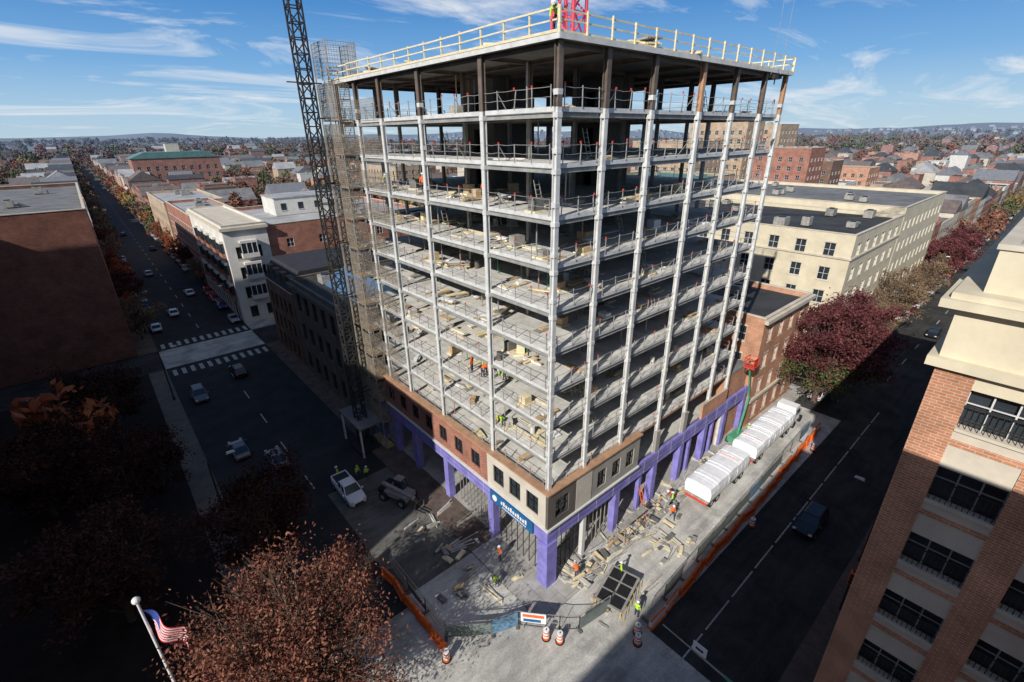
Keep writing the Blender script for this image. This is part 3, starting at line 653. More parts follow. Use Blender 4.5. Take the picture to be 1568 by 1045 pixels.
# ------------------------------------------------------------ distant city
wallm=[brick_red,brick_or,brick_tan,brick_brown,whitewall,brick_red,brick_red,brick_or,stone2,brick_red]
roofm=[roofdark,roofgrey,rooflight,roofdark,mat('shingle_brown',(.14,.11,.10),.3,.8,.9),mat('shingle_grey',(.17,.175,.19),.2,.8,.9)]
DR=random.Random(11)
near_boxes=[(-64,60,-18,155),(-6,-10,140,84),(-4,84,46,220)]
dcity=MB()
def distbuilding(mb,x,y,a,b,h,rm,wm,z0=0,near=False):
    x0,y0,x1,y1=x-a/2,y-b/2,x+a/2,y+b/2
    mb.box(x0,y0,z0,x1,y1,z0+h,wm)
    if DR.random()<.45:
        g=min(a,b)*.35
        if a>b: mb.prism([(y0-.3,z0+h+.01),(y1+.3,z0+h+.01),((y0+y1)/2,z0+h+g)],x0-.2,x1+.2,rm,'x')
        else: mb.prism([(x0-.3,z0+h+.01),(x1+.3,z0+h+.01),((x0+x1)/2,z0+h+g)],y0-.2,y1+.2,rm,'y')
    else:
        mb.box(x0+.3,y0+.3,z0+h+.002,x1-.3,y1-.3,z0+h+.02,rm)
        for q in ((x0-.1,y0-.1,x1+.1,y0+.29),(x0-.1,y1-.29,x1+.1,y1+.1),(x0-.1,y0+.291,x0+.29,y1-.291),(x1-.29,y0+.291,x1+.1,y1-.291)): mb.box(q[0],q[1],z0+h,q[2],q[3],z0+h+.45,wm)
        if DR.random()<.6: mb.box(x-1,y-1,z0+h+.03,x+1,y+1,z0+h+1.4,galv)
    if DR.random()<.5: mb.box(x0+.3,y0+1,z0+h,x0+1.1,y0+1.8,z0+h+2.2,brick_red)
    if near:
        for k in range(int(h/3.2)):
            z=z0+1.2+3.2*k
            n=int(a/2.6)
            for i in range(n):
                u=x0+(i+.5)*a/n; mb.box(u-.45,y0-.03,z,u+.45,y0-.003,z+1.5,glass); mb.box(u-.55,y0-.07,z-.12,u+.55,y0-.003,z-.003,frame_w)
            n=int(b/2.6)
            for i in range(n):
                u=y0+(i+.5)*b/n; mb.box(x0-.03,u-.45,z,x0-.003,u+.45,z+1.5,glass); mb.box(x0-.07,u-.55,z-.12,x0-.003,u+.55,z-.003,frame_w)
tree_spots=[]
for X in range(-330,1300,76):
    for Y in range(-60,1500,102):
        cx,cy=X+34,Y+46; d=math.hypot(cx-C.x,cy-C.y)
        ang=math.degrees(math.atan2(cy-C.y,cx-C.x))
        if ang<-6 or ang>106 or d<90 or d>1250: continue
        for side in (0,1):
            y=Y+2
            while y<Y+92:
                b=DR.uniform(7,15) if d>160 else DR.uniform(9,16)
                a=DR.uniform(12,20); x=X+(a/2+1 if side==0 else 66-a/2)
                yc=y+b/2; y+=b+(DR.uniform(0,.5) if DR.random()<.7 else DR.uniform(3,12))
                if any(q[0]-a/2-1<x<q[2]+a/2+1 and q[1]-b/2-1<yc<q[3]+b/2+1 for q in near_boxes): continue
                if -24-a/2<x<0+a/2 or (-20-b/2<yc<3+b/2): continue
                if DR.random()<(.30 if ang<60 else .5): tree_spots.append((x,yc)); continue
                h=DR.choice([7,8.5,9.5,10,11,13]) if DR.random()<.93 else DR.uniform(15,22)
                distbuilding(dcity,x,yc,a,b,h,DR.choice(roofm),DR.choice(wallm),0,d<330)
        for k in range(14 if ang>58 else 7): tree_spots.append((X+DR.uniform(22,46),Y+DR.uniform(0,94)))
        for k in range(5): tree_spots.append((X-4+DR.uniform(-2,2),Y+DR.uniform(0,94)))
def row_along(axis,fixed,u0,u1,depth,sgn,lo,hi,seed):
    q=random.Random(seed);u=u0
    while u<u1:
        L_=q.uniform(8,18);h=q.uniform(lo,hi);wm=q.choice(wallm);rm=q.choice(roofm)
        c=fixed+sgn*depth/2
        if axis=='y': distbuilding(dcity,c,u+L_/2,depth,L_-.1,h,rm,wm,0,u<330)
        else: distbuilding(dcity,u+L_/2,c,L_-.1,depth,h,rm,wm,0,u<330)
        u+=L_
row_along('y',0,225,900,16,1,8,14,1); row_along('y',-22,155,900,16,-1,8,14,2)
row_along('x',2.5,140,900,16,1,8,14,3); row_along('x',-20,50,900,16,-1,9,16,4)
dcity.obj('distant_row_houses',recalc=True)
fd=MB()
for i in range(1000):
    ang=math.radians(DR.uniform(-5,103)); d=1200*(1+DR.random()*2.6)
    x=C.x+d*math.cos(ang);y=C.y+d*math.sin(ang);z=HH(x,y,math.hypot(x,y))
    a=DR.uniform(10,30);b=DR.uniform(10,30);h=DR.uniform(5,10)
    fd.box(x-a/2,y-b/2,z-12,x+a/2,y+b/2,z+h,DR.choice([whitewall,stone2,brick_tan,brick_red,brick_red,brick_brown]))
    rmm=DR.choice(roofm[:2]+roofm[3:])
    if DR.random()<.6: fd.prism([(x-a/2-.4,z+h),(x+a/2+.4,z+h),(x,z+h+a*.2)],y-b/2-.3,y+b/2+.3,rmm,'y')
    else: fd.box(x-a/2-.3,y-b/2-.3,z+h,x+a/2+.3,y+b/2+.3,z+h+.8,rmm)
fd.obj('distant_suburb_buildings',recalc=True)
# ------------------------------------------------------------ trees
def leafmat(name,c1,c2,c3,ns=.45):
    m,nt,b=newmat(name);N=nt.nodes;L=nt.links
    g=N.new('ShaderNodeNewGeometry'); tc=N.new('ShaderNodeTexCoord'); oi=N.new('ShaderNodeObjectInfo')
    no=N.new('ShaderNodeTexNoise'); no.inputs['Scale'].default_value=ns; no.inputs['Detail'].default_value=3; L.new(tc.outputs['Object'],no.inputs['Vector'])
    mr=N.new('ShaderNodeMath'); mr.operation='MULTIPLY_ADD'; mr.inputs[1].default_value=.45; L.new(g.outputs['Random Per Island'],mr.inputs[0])
    m2=N.new('ShaderNodeMath'); m2.operation='SUBTRACT'; L.new(no.outputs['Fac'],m2.inputs[0]); m2.inputs[1].default_value=.22; L.new(m2.outputs[0],mr.inputs[2])
    cr=N.new('ShaderNodeValToRGB'); e=cr.color_ramp.elements; e[0].position=.2;e[0].color=(*c1,1);e[1].position=.85;e[1].color=(*c3,1); x=e.new(.5);x.color=(*c2,1)
    L.new(mr.outputs[0],cr.inputs['Fac'])
    ob=N.new('ShaderNodeMapRange'); ob.inputs['To Min'].default_value=.75;ob.inputs['To Max'].default_value=1.3; L.new(oi.outputs['Random'],ob.inputs['Value'])
    vs=N.new('ShaderNodeVectorMath'); vs.operation='SCALE'; L.new(cr.outputs['Color'],vs.inputs[0]); L.new(ob.outputs['Result'],vs.inputs['Scale'])
    L.new(haze(nt,vs.outputs['Vector']),b.inputs['Base Color'])
    b.inputs['Roughness'].default_value=.75;b.inputs['Specular IOR Level'].default_value=.15
    return m
lm_rust=leafmat('leaves_russet',(.055,.019,.013),(.14,.052,.034),(.25,.11,.07),.7)
lm_shade=leafmat('leaves_shaded_russet',(.03,.012,.01),(.05,.02,.016),(.08,.035,.028))  # russet leaves with the plaza shade put into their colour
lm_red=leafmat('leaves_rust',(.09,.035,.025),(.20,.085,.055),(.30,.15,.10))
lm_mar=leafmat('leaves_maroon',(.055,.015,.018),(.13,.038,.042),(.21,.075,.07))
lm_brn=leafmat('leaves_brown',(.11,.075,.045),(.19,.13,.08),(.26,.19,.12))
lm_grn=leafmat('leaves_olive',(.05,.07,.025),(.10,.12,.045),(.16,.17,.07))
lm_ylw=leafmat('leaves_gold',(.18,.12,.03),(.30,.21,.06),(.40,.29,.10))
lm_crm=leafmat('leaves_crimson',(.18,.04,.02),(.32,.09,.04),(.42,.16,.06))
def tree_mesh(name,seed,h,rad,nl,ls,lm,crown=.28,clumps=60,mix=None,twigs=3):
    q=random.Random(seed); g=np.random.default_rng(seed); t=MB()
    top=h*.62
    r=h*.026+.05; segs=6; prev=Vector((0,0,0)); trunk=[]
    for i in range(segs):
        nx=prev+Vector((q.uniform(-.12,.12),q.uniform(-.12,.12),top/segs)); r2=r*.84
        t.cyl(prev,nx,r,bark,r2,8,False); trunk.append((nx,r2)); prev=nx;r=r2
    cc=Vector((0,0,h*(crown+1)/2)); rz=h*(1-crown)/2; ends=[]
    ph=[q.uniform(0,6.28) for _ in range(4)]
    for k in range(clumps):
        u=Vector((q.gauss(0,1),q.gauss(0,1),q.gauss(0,1))).normalized(); f=q.uniform(.3,1.0)**.55
        az=math.atan2(u.y,u.x); f*=q.uniform(.75,1.14)*(1+.15*math.sin(3*az+ph[0])+.12*math.sin(5*az+ph[1]+4*u.z))
        e=Vector((u.x*rad*f,u.y*rad*f,u.z*rz*f))+cc
        if e.z<h*crown*.9: e.z=h*crown+q.uniform(0,.5)
        ends.append(e)
    for e in ends:
        cand=[x for x in trunk if x[0].z<e.z-.2] or [trunk[1]]
        b,br=q.choice(cand[-4:]) ; mid=b.lerp(e,.5)+Vector((q.uniform(-.4,.4),q.uniform(-.4,.4),q.uniform(0,.5)))*rad*.12
        rb_=min(br*.5,.03*h*.3)
        t.cyl(b,mid,rb_,bark,rb_*.6,5,False); t.cyl(mid,e,rb_*.6,bark,rb_*.15,4,False)
        for _ in range(twigs):
            e2=e+Vector((q.uniform(-1,1),q.uniform(-1,1),q.uniform(-.4,1.2)))*rad*.24; t.cyl(mid.lerp(e,.5),e2,rb_*.35,bark,rb_*.08,3,False)
    k=len(t.v); me=bpy.data.meshes.new(name)
    E=np.array([tuple(e) for e in ends]); wt=g.uniform(.3,1.7,len(E)); wt/=wt.sum()
    idx=g.choice(len(E),nl,p=wt); cs=g.uniform(.07,.15,len(E))*rad
    out=(E-np.array(cc)); out/= (np.linalg.norm(out,axis=1)[:,None]+1e-6)
    c=E[idx]+g.normal(0,1,(nl,3))*cs[idx][:,None]*np.array([1,1,.75])+out[idx]*np.abs(g.normal(0,1,nl))[:,None]*rad*.07
    a=g.normal(0,1,(nl,3)); a/=np.linalg.norm(a,axis=1)[:,None]; b=np.cross(a,g.normal(0,1,(nl,3))); b/=np.linalg.norm(b,axis=1)[:,None]
    s=ls*g.uniform(.5,1.35,nl)[:,None]
    P=np.stack([c-a*s,c-b*s*.45,c+a*s,c+b*s*.45],1).reshape(-1,3)
    V=np.vstack([np.array(t.v),P])
    me.vertices.add(len(V)); me.vertices.foreach_set('co',V.ravel())
    loops=[i for f in t.f for i in f]; ls_=[];o=0
    for f in t.f: ls_.append(o);o+=len(f)
    LI=np.concatenate([np.array(loops,dtype=np.int32),np.arange(k,k+4*nl,dtype=np.int32)])
    LS=np.concatenate([np.array(ls_,dtype=np.int32),o+4*np.arange(nl,dtype=np.int32)])
    me.loops.add(len(LI)); me.loops.foreach_set('vertex_index',LI)
    me.polygons.add(len(LS)); me.polygons.foreach_set('loop_start',LS)
    me.materials.append(bark); me.materials.append(lm)
    mi_=np.concatenate([np.zeros(len(t.f),dtype=np.int32),np.ones(nl,dtype=np.int32)])
    if mix:
        me.materials.append(mix); low=(c[:,2]<h*.5)&(c[:,0]<0)&(g.random(nl)<.75); mi_[len(t.f):][low]=2
    me.polygons.foreach_set('material_index',mi_)
    me.update(calc_edges=True); me.validate(); return me
T_big=tree_mesh('rust_tree',1,12.5,5.7,36000,.115,lm_rust,.22,210,None,6)
place(T_big,'rust_oak_tree',(-18.8,3.4,.1))
T_dark=tree_mesh('dark_tree',2,10.5,4.6,15000,.17,lm_shade,.25,80)
for (x,y,r_) in ((-18.2,17.5,1),(-26,33,2.2),(-28,20,4),(-27,52,3),(-33,40,1)): place(T_dark,'street_oak_tree',(x,y,.1),r_)
T_mar=tree_mesh('maroon_tree',3,15,6.0,24000,.2,lm_mar,.2,120,lm_grn)
T_mar2=tree_mesh('maroon_tree2',4,14,5.5,22000,.2,lm_mar,.2,110)
place(T_mar,'maroon_maple_tree',(50.5,-4.4,.1)); place(T_mar2,'maroon_maple_tree',(60,-5,.1),1.0)
T_br=tree_mesh('brown_tree',5,10,4,5500,.18,lm_brn,.22,60)
for i,x in enumerate((76,84,93,101,112,124)): place(T_br,'street_tree',(x,-3.6,.1),i*1.3,None,DR.uniform(.8,1.1))
T_cr=tree_mesh('crimson_tree',6,11,4.6,8000,.22,lm_mar,.22,60)
for i,(x,y) in enumerate(((138,-3.5),(150,-4),(163,-3.5),(180,-18))): place(T_cr,'crimson_street_tree',(x,y,.1),i*1.1,None,DR.uniform(.85,1.15))
T_or=tree_mesh('orange_tree',7,9,3.4,5000,.2,lm_crm,.22,50)
for i,(x,y) in enumerate(((-20.4,92),(-20.4,104),(-20.3,118),(-20.3,133),(-3.4,128),(-20.4,150),(-3.4,142),(-3.4,158),(-20.4,168),(-3.4,176),(-20.4,186),(-3.4,200))): place((T_br,T_or,T_cr,T_or)[i%4],'street_tree',(x,y,.1),i*1.7,None,DR.uniform(.7,.95))
far=[tree_mesh('far_tree_%d'%i,20+i,9,4.2,750,.6,m_,.12,30) for i,m_ in enumerate((lm_brn,lm_red,lm_brn,lm_grn,lm_ylw,lm_brn,lm_red,lm_crm))]
ft=empty('distant_trees')
def ftree(x,y,z,s=1): place(DR.choice(far[:4] if DR.random()<.62 else far),'tree_clump',(x,y,z),DR.uniform(0,6),ft,s)
for (x,y) in tree_spots:
    if any(q[0]<x<q[2] and q[1]<y<q[3] for q in near_boxes) or -23<x<1 or -20<y<2: continue
    ftree(x,y,0,DR.uniform(.8,1.5))
for i in range(2500):
    ang=math.radians(DR.uniform(-5,103)); d=850*(1+DR.random()**1.3*2.4)
    x=C.x+d*math.cos(ang);y=C.y+d*math.sin(ang); ftree(x,y,HH(x,y,math.hypot(x,y)),DR.uniform(1.2,2.4))
for x in np.arange(200,800,14): ftree(x,-3,0,DR.uniform(.7,1)); ftree(x+5,-17.5,0,DR.uniform(.7,1))
for y in np.arange(210,800,13): ftree(-3,y,0,DR.uniform(.7,1)); ftree(-19.5,y+5,0,DR.uniform(.7,1.1))
# ------------------------------------------------------------ vehicles
def carmesh(name,paint,kind='sedan'):
    b=MB(); L_={'sedan':4.6,'suv':4.7,'pickup':5.5}[kind]; W=.92 if kind=='sedan' else .98; hb={'sedan':.92,'suv':1.08,'pickup':1.1}[kind]; ht={'sedan':1.43,'suv':1.72,'pickup':1.8}[kind]
    h=L_/2
    stn=[(-h,W*.80,.38,hb-.22),(-h+.18,W*.95,.26,hb-.06),(-h+.9,W,.22,hb),(0,W,.22,hb),(h-1.3,W,.22,hb-.02),(h-.35,W*.95,.24,hb-.2),(h,W*.78,.36,hb-.38)]
    k=b.mi(paint); rings=[]
    for (x,hw,z0,z1) in stn:
        o=len(b.v); b.v+=[(x,-hw*.93,z0),(x,-hw,z0+.18),(x,-hw,z1-.14),(x,-hw*.9,z1),(x,hw*.9,z1),(x,hw,z1-.14),(x,hw,z0+.18),(x,hw*.93,z0)]; rings.append(o)
    for a,c in zip(rings[:-1],rings[1:]):
        for i in range(8):
            j=(i+1)%8; b.f.append((a+i,c+i,c+j,a+j)); b.m.append(k)
    b.f.append(tuple(rings[0]+i for i in range(8)));b.m.append(k); b.f.append(tuple(rings[-1]+i for i in reversed(range(8))));b.m.append(k)
    if kind=='sedan': c0,c1,t0,t1=-1.75,1.05,-1.0,.25
    elif kind=='suv': c0,c1,t0,t1=-2.15,1.1,-1.9,.35
    else: c0,c1,t0,t1=-.7,1.45,-.55,.75
    zb=hb-.02; wb=W*.88; wt=W*.72
    b.hexa([(c0,-wb,zb),(c1,-wb,zb),(c1,wb,zb),(c0,wb,zb),(t0,-wt,ht-.06),(t1,-wt,ht-.06),(t1,wt,ht-.06),(t0,wt,ht-.06)],glass)
    b.hexa([(t0-.05,-wt-.03,ht-.06),(t1+.05,-wt-.03,ht-.06),(t1+.05,wt+.03,ht-.06),(t0-.05,wt+.03,ht-.06),(t0+.1,-wt+.1,ht),(t1-.1,-wt+.1,ht),(t1-.1,wt-.1,ht),(t0+.1,wt-.1,ht)],paint)
    for s_ in (-1,1):
        for (xa,xb) in ((c0,t0),(c1,t1),((c0+c1)/2-.1,(t0+t1)/2-.1)): b.beam((xa,s_*(wb+.01),zb),(xb,s_*(wt+.01),ht-.05),.08,paint)
        b.rbox(c1-.15,s_*(W+.1),hb+.05,.18,.16,.13,0,paint)
        for x in (-h*.62,h*.62):
            b.cyl((x,s_*(W-.22),.33),(x,s_*(W+.02),.33),.34,tyre,n=16); b.cyl((x,s_*(W+.02),.33),(x,s_*(W+.03),.33),.19,chrome,n=10)
        b.box(h-.16,s_*W*.72-.16,hb-.36,h+.01,s_*W*.72+.14,hb-.22,frame_w)
        b.box(-h-.01,s_*W*.72-.15,hb-.40,-h+.12,s_*W*.72+.13,hb-.24,flag_m)
    b.box(h-.02,-.5,.4,h+.03,.5,.6,black); b.box(-h-.03,-.6,.36,-h+.02,.6,.48,black)
    if kind=='pickup':
        b.box(-h+.15,-W*.82,hb-.02,-.85,W*.82,hb+.01,black)
        for s_ in (-1,1): b.box(-h+.05,s_*W*.86-.05,hb-.01,-.72,s_*W*.86+.05,hb+.1,paint)
        b.box(-h+.02,-W*.8,hb-.01,-h+.12,W*.8,hb+.1,paint)
    return b.mesh(name)
paints={n:mat('car_paint_'+n,c,.04,1,.25,spec=.6) for n,c in dict(white=(.75,.75,.75),black=(.015,.015,.018),silver=(.4,.41,.42),red=(.35,.03,.03),blue=(.04,.08,.2),grey=(.12,.12,.13)).items()}
CM={}
def car(x,y,rz,color,kind='sedan',name=None):
    k=(color,kind)
    if k not in CM: CM[k]=carmesh('%s_%s'%(color,kind),paints[color],kind)
    return place(CM[k],name or {'sedan':'parked_car','suv':'parked_suv','pickup':'pickup_truck'}[kind],(x,y,.01),rz)
car(24.3,-12.9,math.pi,'black','suv','black_suv'); car(53,-4.2,0,'white'); car(94,-10.5,math.pi,'black','sedan','moving_car')
car(-8.3,22.6,-hp,'white','pickup'); car(-15.5,39,hp,'grey'); car(-12.5,34,hp,'grey','sedan','moving_car'); car(-10,63,hp,'black','suv','moving_suv'); car(-16.5,58,-hp,'grey','suv')
for y in (91,97,103.5,110,116.5,125,132,140,148,156,163,170,178,186,195,204,212,221,230,240,250,262,275):
    for x in (-17.7,-4.3):
        if DR.random()<.78: car(x,y+DR.uniform(-.6,.6),hp if x<-10 else -hp,DR.choice(['white','silver','black','red','grey','blue']),DR.choice(['sedan','suv']))
for (x,y) in ((-8,120),(-13.5,150),(-8,190),(-13.5,232),(-13.5,105)): car(x,y,hp,DR.choice(['white','black','silver']),'sedan','moving_car')
x=72
while x<420:
    if DR.random()<.8: car(x,-4.3,math.pi if DR.random()<.5 else 0,DR.choice(['white','white','silver','black','grey','red']),DR.choice(['sedan','suv','pickup']))
    if DR.random()<.35 and x>80: car(x,-15.4,0,DR.choice(['white','silver','black']),'sedan')
    x+=DR.uniform(6,8)
def trailer(x0,x1,name,cab=False):
    b=MB(); y0,y1=-5.2,-2.3
    b.box(x0,y0+.1,.95,x1,y1-.1,1.2,galv)
    X=np.linspace(x0+.1,x1-.1,3 if not cab else 4)
    for a,c in zip(X[:-1],X[1:]):
        ns=9; ph_=random.uniform(0,6); hb_=random.uniform(2.6,2.95)
        for i in range(ns):
            u0=a+(c-a)*i/ns;u1=a+(c-a)*(i+1)/ns
            h_=hb_+.06*math.sin(ph_+i*1.1)+.03*random.random(); bl=.05*random.random()
            b.prism([(y0+.05,1.21),(y0-bl,2.1),(y0+.12,h_-.12),(y0+.5,h_),(-3.7,h_+.07),(y1-.5,h_),(y1-.12,h_-.12),(y1+bl,2.1),(y1-.05,1.21)],u0,u1,sheet,'x')
        b.box(c-.06,y0-.07,1.25,c-.02,y0-.055,2.5,black)
        b.box((a+c)/2-.03,y0+.3,h_+.12,(a+c)/2+.03,y1-.3,h_+.14,orange if random.random()<.4 else frame_w)
    for x in (x0+1,x0+2.2,x1-2.4,x1-1.2):
        for y in (y0+.15,y1-.45): b.cyl((x,y,.5),(x,y+.3,.5),.5,tyre,n=16); b.cyl((x,y-.01,.5),(x,y,.5),.25,chrome,n=10)
    b.box(x0-.1,y0+.2,.7,x0,y1-.2,.95,flag_m)
    if cab:
        b.box(x1+.1,y0+.15,.6,x1+1.0,y1-.15,.95,galv)
        b.hexa([(x1+.6,y0+.2,1),(x1+2.4,y0+.2,1),(x1+2.4,y1-.2,1),(x1+.6,y1-.2,1),(x1+.6,y0+.3,3.1),(x1+2.0,y0+.3,3.1),(x1+2.0,y1-.3,3.1),(x1+.6,y1-.3,3.1)],white)
        b.hexa([(x1+2.1,y0+.25,2.0),(x1+2.45,y0+.25,2.0),(x1+2.45,y1-.25,2.0),(x1+2.1,y1-.25,2.0),(x1+1.9,y0+.35,2.9),(x1+2.15,y0+.35,2.9),(x1+2.15,y1-.35,2.9),(x1+1.9,y1-.35,2.9)],glass)
        b.hexa([(x1+2.4,y0+.35,.8),(x1+4,y0+.5,.8),(x1+4,y1-.5,.8),(x1+2.4,y1-.35,.8),(x1+2.4,y0+.35,2.0),(x1+4,y0+.55,1.75),(x1+4,y1-.55,1.75),(x1+2.4,y1-.35,2.0)],white)
        b.box(x1+1.0,y0+.17,1.9,x1+1.9,y0+.24,2.7,glass)
        for x in (x1+.9,x1+3.2):
            for y in (y0+.15,y1-.45): b.cyl((x,y,.5),(x,y+.3,.5),.5,tyre,n=16)
    b.obj(name,recalc=True)
random.seed(5)
trailer(18.5,27.4,'flatbed_trailer'); trailer(29.2,40.5,'flatbed_truck',True)
def telehandler(x,y,rz,yl):
    b=MB(); b.box(-1.8,-.8,.7,1.8,.8,1.3,yl); b.box(-1.9,-.95,.9,-1.2,.95,1.5,black)
    b.hexa([(-.6,.1,1.3),(.7,.1,1.3),(.7,.9,1.3),(-.6,.9,1.3),(-.4,.15,2.4),(.4,.15,2.4),(.4,.85,2.4),(-.4,.85,2.4)],glass); b.box(-.5,.1,2.41,.5,.9,2.48,yl)
    for q in ((-.6,.1),(.7,.1),(.7,.9),(-.6,.9)): b.beam((q[0],q[1],1.3),(q[0]*.65,q[1]*.9+.05,2.45),.07,black)
    b.beam((-1.7,-.35,1.8),(2.6,-.35,1.3),.35,yl); b.beam((2.6,-.35,1.3),(3.2,-.35,.7),.25,black)
    for s_ in (-.5,-.1): b.box(3.1,s_-.35,.4,4.3,s_-.22,.47,black)
    b.box(3.05,-.95,.35,3.15,.25,1.1,black)
    for xx in (-1.25,1.25):
        for yy in (-1.1,.75): b.cyl((xx,yy,.55),(xx,yy+.35,.55),.55,tyre,n=16); b.cyl((xx,yy-.01,.55),(xx,yy+.36,.55),.28,yl,n=10)
    b.obj('telehandler',None,(x,y,.01),rz)
telehandler(-4.6,18.2,-1.2,mat('faded_machine_paint',(.28,.27,.25),.2,2,.6))
bl=MB(); bl.box(31.5,-2.1,.45,34,-.7,1.2,grn)
for x in (32,33.5):
    for y in (-2.3,-.8): bl.cyl((x,y,.45),(x,y+.3,.45),.45,tyre,n=14)
bl.beam((32.8,-1.4,1.2),(34.2,-1.3,6.0),.22,grn);bl.beam((34.2,-1.3,6.0),(32.2,-1.4,11.0),.18,grn)
bl.box(31.6,-2.0,10.9,32.9,-.9,11.0,flag_m)
for x in (31.6,32.9):
    for y in (-2.0,-.9): bl.beam((x,y,11),(x,y,12.1),.07,flag_m)
for z in (11.55,12.1):
    for a,c in (((31.6,-2),(32.9,-2)),((31.6,-.9),(32.9,-.9)),((31.6,-2),(31.6,-.9)),((32.9,-2),(32.9,-.9))): bl.beam((*a,z),(*c,z),.07,flag_m)
bl.box(31.7,-1.95,11.1,32.8,-1.9,12.0,flag_m)
bl.obj('boom_lift')
# ------------------------------------------------------------ street furniture / site
def fence_line(pts,name,fabric=None,h=1.8,prob=.6):
    b=MB()
    for a,c in zip(pts[:-1],pts[1:]):
        a=Vector((*a,.0));c=Vector((*c,.0)); n=max(1,round((c-a).length/3))
        for i in range(n):
            p_=a.lerp(c,i/n);q_=a.lerp(c,(i+1)/n)
            for e in (p_,q_): b.beam(e,e+Vector((0,0,h)),.05,galv)
            b.rbox(p_.x,p_.y,.06,.6,.25,.1,math.atan2((c-a).y,(c-a).x)+hp,concd)
            for z in (.15,h*.5,h-.02): b.beam(p_+Vector((0,0,z)),q_+Vector((0,0,z)),.04,galv)
            m_=int((q_-p_).length/.14)
            for k in range(m_):
                e=p_.lerp(q_,k/m_); b.beam(e+Vector((0,0,.15)),e+Vector((0,0,h)),.012,galv)
            if fabric and random.random()<prob:
                f_=fabric[random.randrange(len(fabric))]; d=(q_-p_).normalized(); nn=Vector((d.y,-d.x,0))*.035
                p2,q2=p_+nn,q_+nn; ztop=random.choice([h*.5,h*.85,h*.95])
                b.poly([p2+Vector((0,0,.2)),p2.lerp(q2,.5)+nn*random.uniform(0,2)+Vector((0,0,.2)),q2+Vector((0,0,.2)),q2+Vector((0,0,ztop)),p2.lerp(q2,.5)+Vector((0,0,ztop-.06)),p2+Vector((0,0,ztop))],f_)
    return b.obj(name)
fabg=mat('fence_fabric_grey',(.16,.19,.18),.2,2,.9); fabb=mat('fence_fabric_blue',(.14,.26,.38),.2,2,.8)
fence_line([(-9.5,10.5),(-9.5,1.6),(-6.6,-.6),(-4.6,-1.4),(-2.4,-3.9),(-1.2,-4.9),(2.0,-5.4)],'chain_link_fence',[fabg,fabg,fabb],prob=.5)
fence_line([(3.5,-7.9),(12,-7.6),(26,-7.2),(42,-6.6)],'chain_link_fence',[fabg,fabg,fabb],prob=.65)
def barrier(pts,name):
    b=MB()
    for a,c in zip(pts[:-1],pts[1:]):
        a=Vector((*a,0));c=Vector((*c,0));L_=(c-a).length;n=max(1,int(L_/1.9)); ang=math.atan2((c-a).y,(c-a).x)
        for i in range(n):
            m_=a.lerp(c,(i+.5)/n); l=L_/n*.9; j=random.uniform(-.14,.14); ox=random.uniform(-.15,.15)
            b.rbox(m_.x,m_.y+ox,.12,l,.5,.22,ang+j,orange); b.rbox(m_.x,m_.y+ox,.5,l,.26,.52,ang+j,orange if random.random()<.85 else white); b.rbox(m_.x,m_.y+ox,.82,l*.97,.16,.1,ang+j,orange)
    return b.obj(name)
barrier([(-10.3,10.5),(-10.1,.8)],'orange_barricade'); barrier([(3.0,-8.7),(12,-8.4),(26,-8.0),(44,-7.3)],'orange_barricade')
def drum(x,y):
    b=MB(); b.cyl((0,0,0),(0,0,.08),.36,black,n=14)
    for i,(h0,h1) in enumerate(((.08,.3),(.3,.45),(.45,.6),(.6,.75),(.75,.9),(.9,1.0))): b.cyl((0,0,h0),(0,0,h1),.29-.06*h0,orange if i%2==0 else white,.29-.06*h1,14,i==5)
    b.cyl((0,0,1),(0,0,1.06),.05,black,n=8)
    b.obj('traffic_drum',None,(x,y,.02))
for x,y in ((-3.6,-3.6),(-3.0,-4.5),(1.4,-8.6),(2.1,-8.1),(-10.4,.2),(20,-9.1),(38,-8.6)): drum(x,y)
nb_=MB(); nb_.box(-1.0,-.04,.9,1.0,.04,1.9,white); nb_.box(-.85,-.055,1.5,.85,-.042,1.8,orange); nb_.box(-.8,-.055,1.0,.6,-.042,1.3,signb)
for s_ in (-.8,.8): nb_.box(s_-.04,.04,0,s_+.04,.1,1.9,galv)
nb_.obj('site_notice_sign',None,(-3.9,-2.45,.02),-.85)
pf=MB()
for x in (-1.8,1.8):
    for y in (-1.1,1.1): pf.beam((x,y,0),(x,y,.8),.1,yellow)
pf.box(-2,-1.3,.8,2,1.3,.9,galv)
for i in range(3):
    for j in range(2): pf.box(-1.8+i*1.25,-1.1+j*1.15,.903,-.75+i*1.25,-.1+j*1.15,.94,black)
pf.beam((-1.8,-1.1,.2),(1.8,-1.1,.75),.06,yellow)
for k in range(6): pf.beam((-1.9+.75*k,-1.5,.05),(-1.9+.75*k,-1.32,.8),.04,yellow)
pf.obj('steel_loading_platform',None,(3.6,-4.9,.02),.25)
pl=MB();R2_=random.Random(9)
